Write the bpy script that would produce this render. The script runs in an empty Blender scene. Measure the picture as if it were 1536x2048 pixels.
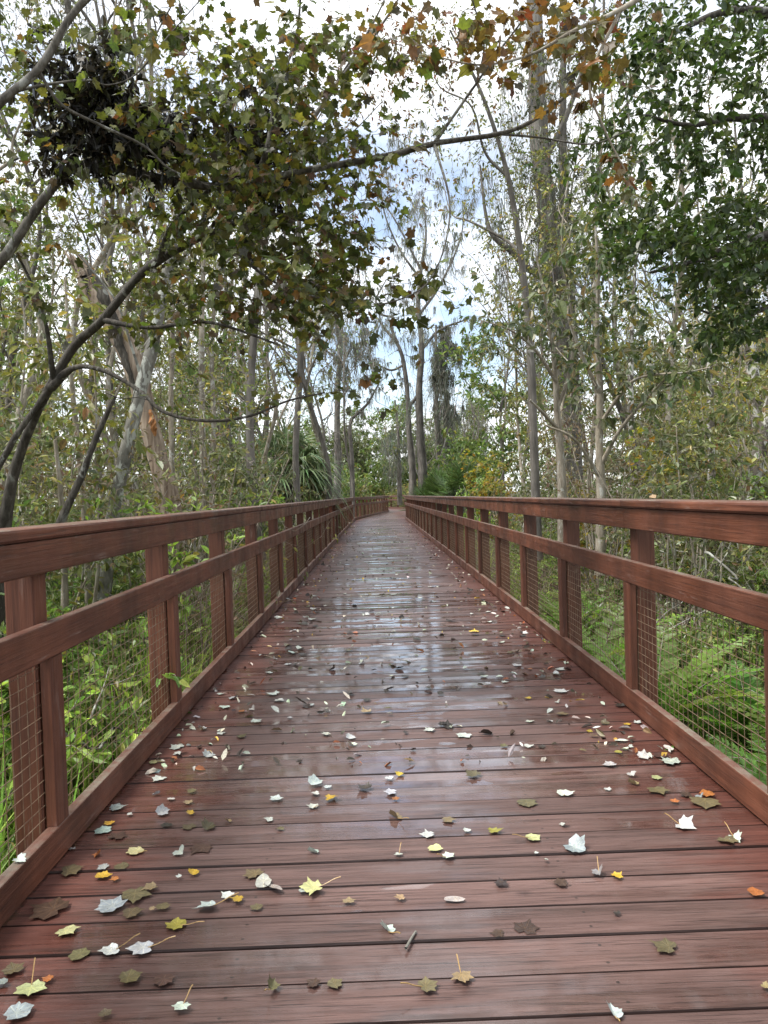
import bpy, math, random
import numpy as np
from mathutils import Matrix, Vector

sc = bpy.context.scene
COL = sc.collection
rng = np.random.default_rng(11)
random.seed(11)
PI = math.pi

# ------------------------------------------------------------------ camera
FPX = 1538.0
ROLL, PITCH, YAW, CAM_H = -0.0332, -0.0222, 0.0085, 1.1332
XL, XR = 1.045, 1.243            # inner faces of the two railings

def rotm():
    # rows of R: camera right, forward, up (after yaw, pitch) in world axes
    c, s = math.cos(YAW), math.sin(YAW)
    A = np.array([[c, -s, 0], [s, c, 0], [0, 0, 1]])
    c, s = math.cos(PITCH), math.sin(PITCH)
    B = np.array([[1, 0, 0], [0, c, s], [0, -s, c]])
    M = B @ A
    ex, ey, ez = M
    c, s = math.cos(ROLL), math.sin(ROLL)
    return c * ex + s * ez, ey, -s * ex + c * ez
CR, CF, CU = rotm()
CAM = np.array([0, 0, CAM_H])
cam = bpy.data.cameras.new('camera')
cam.sensor_fit = 'VERTICAL'
cam.sensor_height = 36.0
cam.sensor_width = 27.0
cam.lens = 36.0 * FPX / 2048.0
cam.clip_start = 0.05
cam.clip_end = 2000
co = bpy.data.objects.new('camera', cam)
COL.objects.link(co)
mw = Matrix(((CR[0], CU[0], -CF[0], 0), (CR[1], CU[1], -CF[1], 0), (CR[2], CU[2], -CF[2], CAM_H), (0, 0, 0, 1)))
co.matrix_world = mw
sc.camera = co

def ray(px, py):
    return CR * ((px - 768) / FPX) - CU * ((py - 1024) / FPX) + CF
def W(px, py, Y):
    """the place at depth Y (metres ahead) seen at photo pixel px, py"""
    d = ray(px, py)
    return CAM + d * (Y / d[1])
def D(px, py, z=0.0):
    d = ray(px, py)
    return CAM + d * ((z - CAM_H) / d[2])

# ------------------------------------------------------------------ mesh building
def nrm(a):
    return a / np.maximum(np.linalg.norm(a, axis=-1, keepdims=True), 1e-9)

class MB:
    """collects blocks of vertices and faces; build() links ONE mesh object"""
    def __init__(s):
        s.V, s.T, s.Q, s.cT, s.cQ, s.B, s.n = [], [], [], [], [], [], 0
    def add(s, v, f, col=(1, 1, 1), bc=None):
        v = np.asarray(v, float).reshape(-1, 3)
        f = np.asarray(f, int)
        c = np.asarray(col, float)
        if c.ndim == 1:
            c = np.tile(c, (len(f), 1))
        if f.shape[1] == 3:
            s.T.append(f + s.n); s.cT.append(c)
        else:
            s.Q.append(f + s.n); s.cQ.append(c)
        s.B.append(np.zeros_like(v) if bc is None else np.asarray(bc, float).reshape(-1, 3))
        s.V.append(v); s.n += len(v)
    def mesh(s, name, mat, smooth=False):
        me = bpy.data.meshes.new(name)
        V = np.concatenate(s.V)
        T = np.concatenate(s.T) if s.T else np.zeros((0, 3), int)
        Q = np.concatenate(s.Q) if s.Q else np.zeros((0, 4), int)
        me.vertices.add(len(V)); me.vertices.foreach_set('co', V.astype(np.float32).ravel())
        idx = np.concatenate([T.ravel(), Q.ravel()])
        me.loops.add(len(idx)); me.loops.foreach_set('vertex_index', idx.astype(np.int32))
        me.polygons.add(len(T) + len(Q))
        st = np.concatenate([np.arange(len(T)) * 3, len(T) * 3 + np.arange(len(Q)) * 4])
        me.polygons.foreach_set('loop_start', st.astype(np.int32))
        me.polygons.foreach_set('use_smooth', np.full(len(st), smooth))
        c = np.concatenate(s.cT + s.cQ)
        c = np.concatenate([c, np.ones((len(c), 1))], 1)
        a = me.attributes.new('col', 'FLOAT_COLOR', 'FACE'); a.data.foreach_set('color', c.astype(np.float32).ravel())
        a = me.attributes.new('bc', 'FLOAT_VECTOR', 'POINT'); a.data.foreach_set('vector', np.concatenate(s.B).astype(np.float32).ravel())
        me.update(calc_edges=True)
        if mat: me.materials.append(mat)
        return me
    def build(s, name, mat, parent=None, smooth=False):
        o = bpy.data.objects.new(name, s.mesh(name, mat, smooth))
        COL.objects.link(o)
        if parent: o.parent = parent
        return o

def tag(o, label=None, cat=None, group=None, kind=None):
    if label: o['label'] = label
    if cat: o['category'] = cat
    if group: o['group'] = group
    if kind: o['kind'] = kind
    return o
def empty(name, loc=(0, 0, 0), rz=0.0, label=None, cat=None, group=None):
    o = bpy.data.objects.new(name, None)
    o.location = loc; o.rotation_euler = (0, 0, rz); o.empty_display_size = .1
    COL.objects.link(o)
    return tag(o, label, cat, group)
KIDS = {}
def copy_thing(root, loc, rz=0.0, scale=1.0, label=None, group=None, tilt=(0, 0)):
    c = root.copy(); COL.objects.link(c)
    c.location = loc; c.rotation_euler = (tilt[0], tilt[1], rz)
    c.scale = (scale,) * 3 if np.isscalar(scale) else scale
    if label: c['label'] = label
    if group: c['group'] = group
    for ch in [k for k in root.children]:
        d = ch.copy(); COL.objects.link(d); d.parent = c
        for g in ch.children:
            e = g.copy(); COL.objects.link(e); e.parent = d
    return c

def tubes(mb, P, R, sides=4, col=(1, 1, 1), r=rng):
    """P (N,K,3) centre lines, R (N,K) radii"""
    N, K, _ = P.shape
    if N == 0: return
    T = np.gradient(P, axis=1); T = nrm(T)
    ref = r.normal(size=(N, 1, 3))
    n = nrm(ref - (ref * T).sum(-1, keepdims=True) * T)
    b = np.cross(T, n)
    a = np.linspace(0, 2 * PI, sides, endpoint=False)
    ring = P[:, :, None] + R[:, :, None, None] * (n[:, :, None] * np.cos(a)[:, None] + b[:, :, None] * np.sin(a)[:, None])
    base = (np.arange(N) * K * sides)[:, None, None]
    k = np.arange(K - 1)[None, :, None] * sides
    i = np.arange(sides)[None, None, :]; j = (i + 1) % sides
    F = np.stack([base + k + i, base + k + j, base + k + sides + j, base + k + sides + i], -1).reshape(-1, 4)
    c = np.asarray(col, float)
    if c.ndim == 2: c = np.repeat(c, (K - 1) * sides, axis=0)
    mb.add(ring.reshape(-1, 3), F, c)

def spline(pts, n):
    """Catmull-Rom through the rows of pts (any width)"""
    p = np.asarray(pts, float)
    p = np.vstack([2 * p[0] - p[1], p, 2 * p[-1] - p[-2]])
    m = len(p) - 3
    t = np.linspace(0, m - 1e-6, n); i = t.astype(int); u = (t - i)[:, None]
    a, b, c, d = p[i], p[i + 1], p[i + 2], p[i + 3]
    return .5 * (2 * b + (c - a) * u + (2 * a - 5 * b + 4 * c - d) * u * u + (3 * b - a - 3 * c + d) * u ** 3)

def limb(mb, pts, n=24, sides=9, rough=.06, r=rng, flare=0.0):
    """one thick limb: pts rows x,y,z,radius; returns nodes (pos, dir, rad)"""
    s = spline(pts, n)
    P, R = s[:, :3], np.maximum(s[:, 3], .0015)
    T = nrm(np.gradient(P, axis=0))
    ref = np.array([.3, -1, .12]); N_ = np.zeros_like(P)
    for k in range(n):
        v = ref - ref.dot(T[k]) * T[k]; ref = v / np.linalg.norm(v); N_[k] = ref
    Bn = np.cross(T, N_)
    a = np.linspace(0, 2 * PI, sides, endpoint=False)
    prof = 1 + rough * r.normal(size=sides)[None] + rough * .8 * r.normal(size=(n, sides))
    ring = P[:, None] + (R[:, None] * prof)[..., None] * (N_[:, None] * np.cos(a)[:, None] + Bn[:, None] * np.sin(a)[:, None])
    k = np.arange(n - 1)[:, None] * sides; i = np.arange(sides)[None]; j = (i + 1) % sides
    mb.add(ring.reshape(-1, 3), np.stack([k + i, k + j, k + sides + j, k + sides + i], -1).reshape(-1, 4))
    # end cap
    mb.add(np.vstack([ring[-1], P[-1] + T[-1] * R[-1] * .4]), [[q, (q + 1) % sides, sides] for q in range(sides)])
    return P, T, R

def colonize(nodes, att, r=rng, K=5, tip=.0018, slope=.006, bend=.3, jitter=.04, maxr=.6):
    """grow one twig to each attractor from the nearest wood already there"""
    P = [n[0] for n in nodes]; T = [n[1] for n in nodes]; R = [n[2] for n in nodes]
    P, T, R = np.concatenate(P), np.concatenate(T), np.concatenate(R)
    A = np.asarray(att)
    M = len(P) + len(A) * (K - 1)
    NP = np.zeros((M, 3)); NT = np.zeros((M, 3)); NR = np.zeros(M)
    m = len(P); NP[:m], NT[:m], NR[:m] = P, T, R
    d0 = np.array([((P - a) ** 2).sum(1).min() for a in A])
    out, rad = np.zeros((len(A), K, 3)), np.zeros((len(A), K))
    u = np.linspace(0, 1, K)[:, None]
    for q, i in enumerate(np.argsort(d0)):
        a = A[i]
        d2 = ((NP[:m] - a) ** 2).sum(1)
        j = int(d2.argmin()); L = math.sqrt(d2[j]) + 1e-6
        p0 = NP[j]
        c = p0 + NT[j] * L * bend + (a - p0) * .25 + r.normal(size=3) * L * .08
        cu = (1 - u) ** 2 * p0 + 2 * u * (1 - u) * c + u * u * a
        cu[1:-1] += r.normal(size=(K - 2, 3)) * L * jitter
        r0 = min(NR[j] * maxr + .0004, tip + slope * L)
        rr = r0 + (min(tip, r0) - r0) * u[:, 0]
        out[q], rad[q] = cu, rr
        t = nrm(np.gradient(cu, axis=0))
        NP[m:m + K - 1], NT[m:m + K - 1], NR[m:m + K - 1] = cu[1:], t[1:], rr[1:]
        m += K - 1
    return out, rad

# ---- leaves: template rows x (length), y (width), z (fold); faces
def t_oval(w=.42, fold=.12):
    v = np.array([[0, 0, 0], [.3, -w * .5, fold], [.7, -w * .42, fold * .8], [1, 0, 0], [.7, w * .42, fold * .8], [.3, w * .5, fold]])
    return v, np.array([[0, 1, 2, 3], [0, 3, 4, 5]])
def t_maple(detail=True):
    ang = [180, 150, 128, 105, 92, 76, 62, 48, 38, 22, 10, 0]
    rad = [.14, .40, .42, .60, .50, .54, .80, .62, .56, .66, .70, 1.0]
    if not detail:
        ang = [180, 140, 105, 85, 60, 36, 0]; rad = [.12, .4, .58, .46, .80, .54, 1.0]
    up = [(a, b) for a, b in zip(ang, rad)]
    pts = up + [(-a, b) for a, b in up[1:-1]][::-1]
    o = np.array([[.34 + .66 * b * math.cos(math.radians(a)), .66 * b * math.sin(math.radians(a)), 0] for a, b in pts])
    o[:, 2] = .10 * np.abs(o[:, 1]) + .03 * np.sin(o[:, 0] * 9)
    v = np.vstack([o, [[.34, 0, -.015]]]); n = len(o)
    f = np.array([[i, (i + 1) % n, n] for i in range(n)])
    return v, f
OVAL, NARROW, MAPLE, MAPLE_S = t_oval(), t_oval(.36, .08), t_maple(), t_maple(False)

def leaves(mb, pos, dirs, normals, size, cols, tmpl, r=rng, curl=.15):
    v, f = tmpl
    N = len(pos)
    if N == 0: return
    x = nrm(dirs); z = nrm(normals - (normals * x).sum(1, keepdims=True) * x); y = np.cross(z, x)
    L = np.tile(v[None], (N, 1, 1)).copy()
    cu = r.normal(size=(N, 1)) * curl + curl * .6
    L[:, :, 2] -= cu * L[:, :, 0] ** 2
    L[:, :, 1] *= r.uniform(.8, 1.15, (N, 1))
    L *= size[:, None, None]
    G = pos[:, None] + L[:, :, 0:1] * x[:, None] + L[:, :, 1:2] * y[:, None] + L[:, :, 2:3] * z[:, None]
    F = (f[None] + (np.arange(N) * len(v))[:, None, None]).reshape(-1, f.shape[1])
    mb.add(G.reshape(-1, 3), F, np.repeat(cols, len(f), axis=0))

def palette(n, pal, r=rng, jit=.22):
    """pal: list of (weight, rgb)"""
    w = np.array([p[0] for p in pal], float); c = np.array([p[1] for p in pal], float)
    k = r.choice(len(pal), n, p=w / w.sum())
    return np.clip(c[k] * np.exp(r.normal(size=(n, 1)) * jit) * np.exp(r.normal(size=(n, 3)) * .08), 0.003, .9)

def leafy(mb, tw, per, size, pal, tmpl, r=rng, lo=.25, droop=.4, spread=.9, curl=.15, up=1.0):
    """leaves along the twigs"""
    N, K, _ = tw.shape
    n = r.poisson(per, N) if per < 50 else np.full(N, per)
    idx = np.repeat(np.arange(N), n)
    if len(idx) == 0: return
    t = (lo + (1 - lo) * r.random(len(idx)) ** .7) * (K - 1)
    t = np.minimum(t, K - 1.001); i = t.astype(int); u = (t - i)[:, None]
    p = tw[idx, i] * (1 - u) + tw[idx, i + 1] * u
    tg = nrm(tw[idx, i + 1] - tw[idx, i])
    d = tg * .6 + r.normal(size=p.shape) * spread * .6 + np.array([0, 0, -droop])
    nn = r.normal(size=p.shape) * .55 + np.array([0, 0, up])
    s = size * np.exp(r.normal(size=len(p)) * .25)
    leaves(mb, p + nrm(d) * s[:, None] * .2, d, nn, s, palette(len(p), pal, r), tmpl, r, curl)

def strands(mb, anchors, n_each, length, width, r=rng, sway=.1, spreadr=.12, cols=None):
    """hanging moss: thin wavy ribbons"""
    A = np.repeat(np.asarray(anchors), n_each, axis=0)
    N = len(A); K = 6
    A = A + r.normal(size=A.shape) * np.array([spreadr, spreadr, .04])
    L = length * np.exp(r.normal(size=N) * .5) if np.isscalar(length) else np.asarray(length)
    t = np.linspace(0, 1, K)
    w = np.cumsum(r.normal(size=(N, K, 2)) * sway * .4, axis=1) * L[:, None, None] * t[None, :, None] * .5
    P = np.zeros((N, K, 3)); P[:, :, :2] = A[:, None, :2] + w; P[:, :, 2] = A[:, None, 2] - L[:, None] * t
    a = r.uniform(0, PI, N); side = np.stack([np.cos(a), np.sin(a), np.zeros(N)], 1)
    ww = (width * r.uniform(.5, 1.5, N))[:, None] * (1 - t[None] * .85) * r.uniform(.6, 1.3, (N, K))
    V = np.stack([P - side[:, None] * ww[..., None], P + side[:, None] * ww[..., None]], 2)
    b = (np.arange(N) * K * 2)[:, None]; k = np.arange(K - 1)[None] * 2
    F = np.stack([b + k, b + k + 1, b + k + 3, b + k + 2], -1).reshape(-1, 4)
    c = palette(N, cols or [(3, (.20, .21, .17)), (2, (.14, .15, .11)), (1, (.26, .27, .23))], r, .2)
    mb.add(V.reshape(-1, 3), F, np.repeat(c, K - 1, axis=0))

# ------------------------------------------------------------------ materials
def newmat(name):
    m = bpy.data.materials.new(name); m.use_nodes = True
    nt = m.node_tree; nt.nodes.clear()
    out = nt.nodes.new('ShaderNodeOutputMaterial')
    return m, nt, out
class NG:
    """a few shorthands for shader nodes"""
    def __init__(s, nt): s.nt = nt
    def n(s, t, **kw):
        x = s.nt.nodes.new(t)
        for k, v in kw.items(): setattr(x, k, v)
        return x
    def l(s, a, b): s.nt.links.new(a, b)
    def val(s, sock, v):
        if hasattr(v, 'is_output'): s.l(v, sock)
        else: sock.default_value = v
    def math(s, op, a, b=0.0, clamp=False):
        x = s.n('ShaderNodeMath', operation=op, use_clamp=clamp); s.val(x.inputs[0], a); s.val(x.inputs[1], b); return x.outputs[0]
    def attr(s, name, out='Vector'): return s.n('ShaderNodeAttribute', attribute_name=name).outputs[out]
    def mapping(s, vec, scale=(1, 1, 1), loc=(0, 0, 0)):
        x = s.n('ShaderNodeMapping'); s.l(vec, x.inputs['Vector']); x.inputs['Scale'].default_value = scale; x.inputs['Location'].default_value = loc
        return x.outputs[0]
    def noise(s, vec, scale=1.0, detail=4.0, rough=.55, dist=0.0):
        x = s.n('ShaderNodeTexNoise'); s.l(vec, x.inputs['Vector']); x.inputs['Scale'].default_value = scale
        x.inputs['Detail'].default_value = detail; x.inputs['Roughness'].default_value = rough; x.inputs['Distortion'].default_value = dist
        return x.outputs['Fac']
    def ramp(s, fac, stops):
        x = s.n('ShaderNodeValToRGB'); s.l(fac, x.inputs[0]); e = x.color_ramp.elements
        while len(e) < len(stops): e.new(.5)
        for k, (p, c) in enumerate(stops):
            e[k].position = p; e[k].color = (c, c, c, 1) if np.isscalar(c) else (*c, 1)
        return x.outputs[0]
    def mix(s, fac, a, b, mode='MIX'):
        x = s.n('ShaderNodeMix', data_type='RGBA', blend_type=mode, clamp_factor=True)
        s.val(x.inputs[0], fac)
        for sock, v in ((x.inputs[6], a), (x.inputs[7], b)):
            if hasattr(v, 'is_output'): s.l(v, sock)
            else: sock.default_value = (*v, 1)
        return x.outputs[2]
    def bump(s, h, strength=.3, dist=.01):
        x = s.n('ShaderNodeBump'); s.l(h, x.inputs['Height']); x.inputs['Strength'].default_value = strength; x.inputs['Distance'].default_value = dist
        return x.outputs[0]
    def bsdf(s, col, rough=.5, spec=.5, normal=None):
        x = s.n('ShaderNodeBsdfPrincipled'); s.val(x.inputs['Base Color'], col if hasattr(col, 'is_output') else (*col, 1))
        s.val(x.inputs['Roughness'], rough); s.val(x.inputs['Specular IOR Level'], spec)
        if normal is not None: s.l(normal, x.inputs['Normal'])
        return x

def leaf_mat(name, trans=.35, rough=.45, spec=.4, boost=1.5, tint=(1.0, 1.0, .75)):
    m, nt, out = newmat(name); g = NG(nt)
    c = g.attr('col', 'Color')
    tc = g.n('ShaderNodeTexCoord').outputs['Object']
    nz = g.noise(tc, 45, 3)
    c2 = g.mix(.55, c, g.mix(1.0, c, g.ramp(nz, [(.3, .45), (.7, 1.5)]), 'MULTIPLY'))
    b = g.bsdf(c2, rough, spec)
    t = g.n('ShaderNodeBsdfTranslucent')
    g.l(g.mix(1.0, c2, tuple(boost * k for k in tint), 'MULTIPLY'), t.inputs[0])
    x = g.n('ShaderNodeMixShader'); x.inputs[0].default_value = trans
    g.l(b.outputs[0], x.inputs[1]); g.l(t.outputs[0], x.inputs[2]); g.l(x.outputs[0], out.inputs[0])
    return m

def bark_mat(name, dark, mid, light, scale=14.0, stretch=.18, blot=0.0, blotcol=(.5, .5, .47), bump=.6, dark_blot=0.0):
    m, nt, out = newmat(name); g = NG(nt)
    tc = g.n('ShaderNodeTexCoord').outputs['Object']
    v = g.mapping(tc, (1, 1, stretch))
    n1 = g.noise(v, scale, 6, .65, .4)
    n2 = g.noise(tc, 2.3, 3)
    c = g.ramp(n1, [(.3, dark), (.52, mid), (.72, light)])
    c = g.mix(1.0, c, g.ramp(n2, [(.3, .65), (.7, 1.25)]), 'MULTIPLY')
    if blot:
        n3 = g.noise(g.mapping(tc, (1, 1, .6)), 9, 5, .6, .6)
        c = g.mix(g.ramp(n3, [(.62 - blot, 0.0), (.68 - blot, 1.0)]), c, blotcol)
    if dark_blot:
        n4 = g.noise(g.mapping(tc, (1, 1, .35), (7, 3, 1)), 5, 5, .6, .5)
        c = g.mix(g.ramp(n4, [(.66 - dark_blot, 0.0), (.72 - dark_blot, 1.0)]), c, (.02, .018, .015))
    b = g.bsdf(c, .8, .25, g.bump(n1, bump, .02)); g.l(b.outputs[0], out.inputs[0])
    return m

def rail_mat(name):
    m, nt, out = newmat(name); g = NG(nt)
    bc = g.attr('bc')                       # metres along the board, across it, board number
    gr = g.noise(g.mapping(bc, (2.2, 55, 9.0)), 1.0, 6, .62, .6)
    lg = g.noise(g.mapping(bc, (.9, 5, 3.7)), 1.0, 3)
    pos = g.n('ShaderNodeNewGeometry').outputs['Position']
    pn = g.noise(pos, 2.1, 5, .6)
    c = g.ramp(gr, [(.25, (.060, .021, .012)), (.5, (.112, .038, .020)), (.78, (.150, .058, .033))])
    c = g.mix(1.0, c, g.ramp(lg, [(.3, .74), (.7, 1.22)]), 'MULTIPLY')
    ck = g.noise(g.mapping(bc, (3.2, 140, 12.0)), 1.0, 4, .6)
    c = g.mix(g.math('MULTIPLY', g.ramp(ck, [(.61, 0.0), (.67, 1.0)]), .65), c, (.022, .010, .007))
    dp = g.noise(g.mapping(pos, (1.5, 3.4, .9)), 1.0, 5, .6)
    c = g.mix(1.0, c, g.ramp(dp, [(.38, .66), (.62, 1.18)]), 'MULTIPLY')
    # worn paint: greyer scuffs along the grain
    sc_ = g.noise(g.mapping(bc, (3.0, 22, 5.0)), 1.0, 5, .7)
    c = g.mix(g.math('MULTIPLY', g.ramp(sc_, [(.60, 0.0), (.74, 1.0)]), .55), c, (.27, .19, .16))
    # lichen and grime that settle on upward faces
    nz = g.n('ShaderNodeSeparateXYZ'); g.l(g.n('ShaderNodeNewGeometry').outputs['True Normal'], nz.inputs[0])
    upf = g.math('MULTIPLY', g.math('GREATER_THAN', nz.outputs[2], .6), g.ramp(pn, [(.38, .25), (.6, .85)]))
    c = g.mix(upf, c, g.mix(g.ramp(g.noise(pos, 14, 5, .7), [(.42, 0.0), (.62, 1.0)]), (.150, .078, .060), (.20, .18, .14)))
    rr = g.ramp(g.noise(pos, 5, 4), [(.35, .35), (.65, .62)])
    b = g.bsdf(c, rr, .4, g.bump(g.math('SUBTRACT', gr, g.math('MULTIPLY', ck, .5)), .6, .005)); g.l(b.outputs[0], out.inputs[0])
    return m

def deck_mat(name):
    m, nt, out = newmat(name); g = NG(nt)
    bc = g.attr('bc')                       # metres across the walk, metres over the plank, plank number
    ran = g.n('ShaderNodeSeparateColor'); g.l(g.attr('col', 'Color'), ran.inputs[0])
    r1, r2, ux = ran.outputs[0], ran.outputs[1], ran.outputs[2]
    sx = g.n('ShaderNodeSeparateXYZ'); g.l(bc, sx.inputs[0])
    gr = g.noise(g.mapping(bc, (1.9, 62, 7.3)), 1.0, 8, .70, 1.1)
    fine = g.noise(g.mapping(bc, (7, 150, 3.1)), 1.0, 4, .6)
    lg = g.noise(g.mapping(bc, (1.1, 3.5, 5.9)), 1.0, 4)
    c = g.ramp(gr, [(.26, (.028, .014, .011)), (.41, (.094, .053, .044)), (.54, (.136, .079, .067)), (.80, (.178, .114, .100))])
    c = g.mix(1.0, c, g.ramp(lg, [(.3, .68), (.7, 1.25)]), 'MULTIPLY')
    c = g.mix(1.0, c, g.ramp(r1, [(0.0, .82), (1.0, 1.16)]), 'MULTIPLY')
    # the paint is less worn beside the railings: redder there
    ed = g.math('ABSOLUTE', g.math('SUBTRACT', sx.outputs[0], .1))
    edn = g.math('ADD', ed, g.math('MULTIPLY', g.math('SUBTRACT', g.noise(g.mapping(bc, (2.0, 6, 2.7)), 1.0, 5, .65), .5), 1.1))
    edm = g.ramp(edn, [(.72, 0.0), (1.25, 1.0)])
    red = g.ramp(gr, [(.25, (.045, .014, .010)), (.55, (.115, .036, .024)), (.8, (.165, .065, .046))])
    c = g.mix(g.math('MULTIPLY', edm, .75), c, red)
    # long dark stains, knots
    st = g.noise(g.mapping(bc, (1.3, 13, 4.1)), 1.0, 5, .6, .3)
    c = g.mix(g.math('MULTIPLY', g.ramp(st, [(.60, 0.0), (.70, 1.0)]), .7), c, (.035, .022, .018))
    vo = g.n('ShaderNodeTexVoronoi'); g.l(g.mapping(bc, (5.0, 13, 3.3)), vo.inputs['Vector']); vo.inputs['Scale'].default_value = 1.0
    vs = g.n('ShaderNodeSeparateColor'); g.l(vo.outputs['Color'], vs.inputs[0])
    kn = g.math('MULTIPLY', g.ramp(vo.outputs['Distance'], [(.05, 1.0), (.17, 0.0)]), g.math('GREATER_THAN', vs.outputs[0], .72))
    c = g.mix(g.math('MULTIPLY', kn, .8), c, (.03, .014, .012))
    ck = g.noise(g.mapping(bc, (4.5, 170, 11)), 1.0, 4, .62)
    c = g.mix(g.math('MULTIPLY', g.ramp(ck, [(.575, 0.0), (.63, 1.0)]), .8), c, (.026, .013, .011))
    # screw heads over the joists
    yl = sx.outputs[1]; sm = None
    for xj in (-XL - .02, -.4, .5, XR + .02):
        for yj in (.036, .106):
            dx = g.math('SUBTRACT', sx.outputs[0], xj + .016); dy = g.math('SUBTRACT', yl, yj)
            dd = g.math('ADD', g.math('MULTIPLY', dx, dx), g.math('MULTIPLY', dy, dy))
            sm = dd if sm is None else g.math('MINIMUM', sm, dd)
    c = g.mix(g.math('MULTIPLY', g.math('LESS_THAN', sm, .0045 ** 2), .8), c, (.02, .013, .011))
    # wet film: some planks hold water in the middle of the walk, all are damp
    wn = g.noise(g.mapping(bc, (1.9, 7.0, 6.1)), 1.0, 4, .55, .2)
    wet = g.math('ADD', wn, g.math('MULTIPLY', g.math('SUBTRACT', r2, .5), .34))
    gq = g.n('ShaderNodeSeparateXYZ'); g.l(g.n('ShaderNodeNewGeometry').outputs['Position'], gq.inputs[0])
    drier = g.ramp(g.math('DIVIDE', gq.outputs[1], 40.0), [(.15, 1.0), (.40, .2)])      # farther on the walk is more open to the wind and drier
    wetm = g.math('MULTIPLY', g.math('MULTIPLY', g.ramp(wet, [(.44, 0.0), (.60, 1.0)]), drier), g.math('SUBTRACT', 1.0, ux))
    c = g.mix(g.math('MULTIPLY', ux, .9), c, (.020, .010, .008))
    c = g.mix(g.math('MULTIPLY', wetm, .35), c, g.mix(1.0, c, (.6, .55, .55), 'MULTIPLY'))
    rough = g.mix(wetm, (.42, .42, .42), (.22, .22, .22))
    rough = g.mix(.35, rough, g.ramp(fine, [(.3, .2), (.7, .55)]))
    # standing water: flat pools that end at the plank edges
    pn_ = g.noise(g.mapping(bc, (3.1, 11.0, 8.7)), 1.0, 2, .5, .3)
    pl_ = g.math('ADD', g.math('SUBTRACT', pn_, g.math('MULTIPLY', ed, .26)), g.math('MULTIPLY', g.math('SUBTRACT', r1, .5), .46))
    gp = g.n('ShaderNodeSeparateXYZ'); g.l(g.n('ShaderNodeNewGeometry').outputs['Position'], gp.inputs[0])
    dip = g.ramp(g.math('DIVIDE', gp.outputs[1], 20.0), [(.10, 0.0), (.15, 1.0), (.28, 1.0), (.42, 0.0)])      # the boards dip and hold water over this stretch
    pl_ = g.math('ADD', pl_, g.math('SUBTRACT', g.math('MULTIPLY', dip, .075), .04))
    pool = g.math('MULTIPLY', g.ramp(pl_, [(.515, 0.0), (.535, 1.0)]), g.math('SUBTRACT', 1.0, ux))
    rough = g.mix(pool, rough, (.10, .10, .10))
    hh = g.math('ADD', gr, g.math('MULTIPLY', fine, .4))
    bp = g.n('ShaderNodeBump'); g.l(hh, bp.inputs['Height']); bp.inputs['Distance'].default_value = .004
    g.l(g.math('MULTIPLY', g.math('SUBTRACT', .55, g.math('MULTIPLY', wetm, .4)), g.math('SUBTRACT', 1.0, g.math('MULTIPLY', pool, .9))), bp.inputs['Strength'])
    b = g.bsdf(c, rough, .5, bp.outputs[0])
    g.l(g.math('MAXIMUM', g.math('MULTIPLY', wetm, .75), pool), b.inputs['Coat Weight']); b.inputs['Coat Roughness'].default_value = .07
    g.l(b.outputs[0], out.inputs[0])
    return m

def ground_mat(name):
    m, nt, out = newmat(name); g = NG(nt)
    p = g.n('ShaderNodeNewGeometry').outputs['Position']
    a = g.noise(p, 1.1, 6, .6); b_ = g.noise(p, 16, 6, .7); d = g.noise(p, 60, 3)
    c = g.ramp(b_, [(.3, (.018, .013, .008)), (.5, (.05, .036, .022)), (.7, (.11, .08, .05))])
    c = g.mix(g.ramp(a, [(.45, 0.0), (.65, .8)]), c, g.ramp(d, [(.35, (.03, .045, .012)), (.65, (.07, .09, .025))]))
    b = g.bsdf(c, .85, .3, g.bump(b_, .8, .05)); g.l(b.outputs[0], out.inputs[0])
    return m

def wire_mat(name):
    m, nt, out = newmat(name); g = NG(nt)
    p = g.n('ShaderNodeNewGeometry').outputs['Position']
    c = g.ramp(g.noise(p, 30, 3), [(.35, (.10, .05, .03)), (.6, (.20, .14, .09))])
    b = g.bsdf(c, .45, .5); b.inputs['Metallic'].default_value = .15
    g.l(b.outputs[0], out.inputs[0]); return m

M_RAIL, M_DECK, M_GROUND, M_WIRE = rail_mat('stained_wood'), deck_mat('wet_planks'), ground_mat('forest_floor'), wire_mat('wire')
M_LEAF = leaf_mat('leaf', .35, .36, .6)
M_LEAFD = leaf_mat('leaf_dark', .36, .38, .5, 1.5)
M_MAPLE = leaf_mat('leaf_maple', .40, .45, .45, 1.5, (1.0, 1.03, .62))
M_FERN = leaf_mat('leaf_fern', .42, .4, .4, 1.7)
M_MOSS = leaf_mat('moss', .42, .9, .05, 1.1, (1, 1, .95))
M_PALM = leaf_mat('leaf_palm', .22, .4, .45, 1.3)
M_TWIG_D = bark_mat('bark_dark', (.022, .018, .014), (.062, .054, .043), (.14, .13, .11), 30, .3, .03, (.20, .20, .175))
M_TWIG_P = bark_mat('bark_pale', (.15, .125, .09), (.30, .26, .20), (.43, .39, .32), 22, .25, .06, (.42, .41, .36))
M_BRANCH = bark_mat('bark_branch', (.035, .03, .024), (.105, .095, .078), (.22, .21, .185), 26, .3, .05, (.26, .26, .23))
M_GREY = bark_mat('bark_grey', (.07, .062, .052), (.16, .145, .125), (.27, .25, .22), 12, .12)
M_LICHEN = bark_mat('bark_lichen', (.10, .095, .08), (.22, .21, .18), (.33, .32, .28), 18, .5, .10, (.42, .43, .38), .6, .05)
M_SPECK = bark_mat('bark_speckled', (.05, .045, .035), (.12, .105, .085), (.20, .18, .15), 18, .4, .12, (.50, .49, .44))
M_SNAG = bark_mat('dead_wood', (.085, .052, .034), (.29, .225, .165), (.43, .36, .285), 20, .07, 0, bump=1.0, dark_blot=.05)

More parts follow.
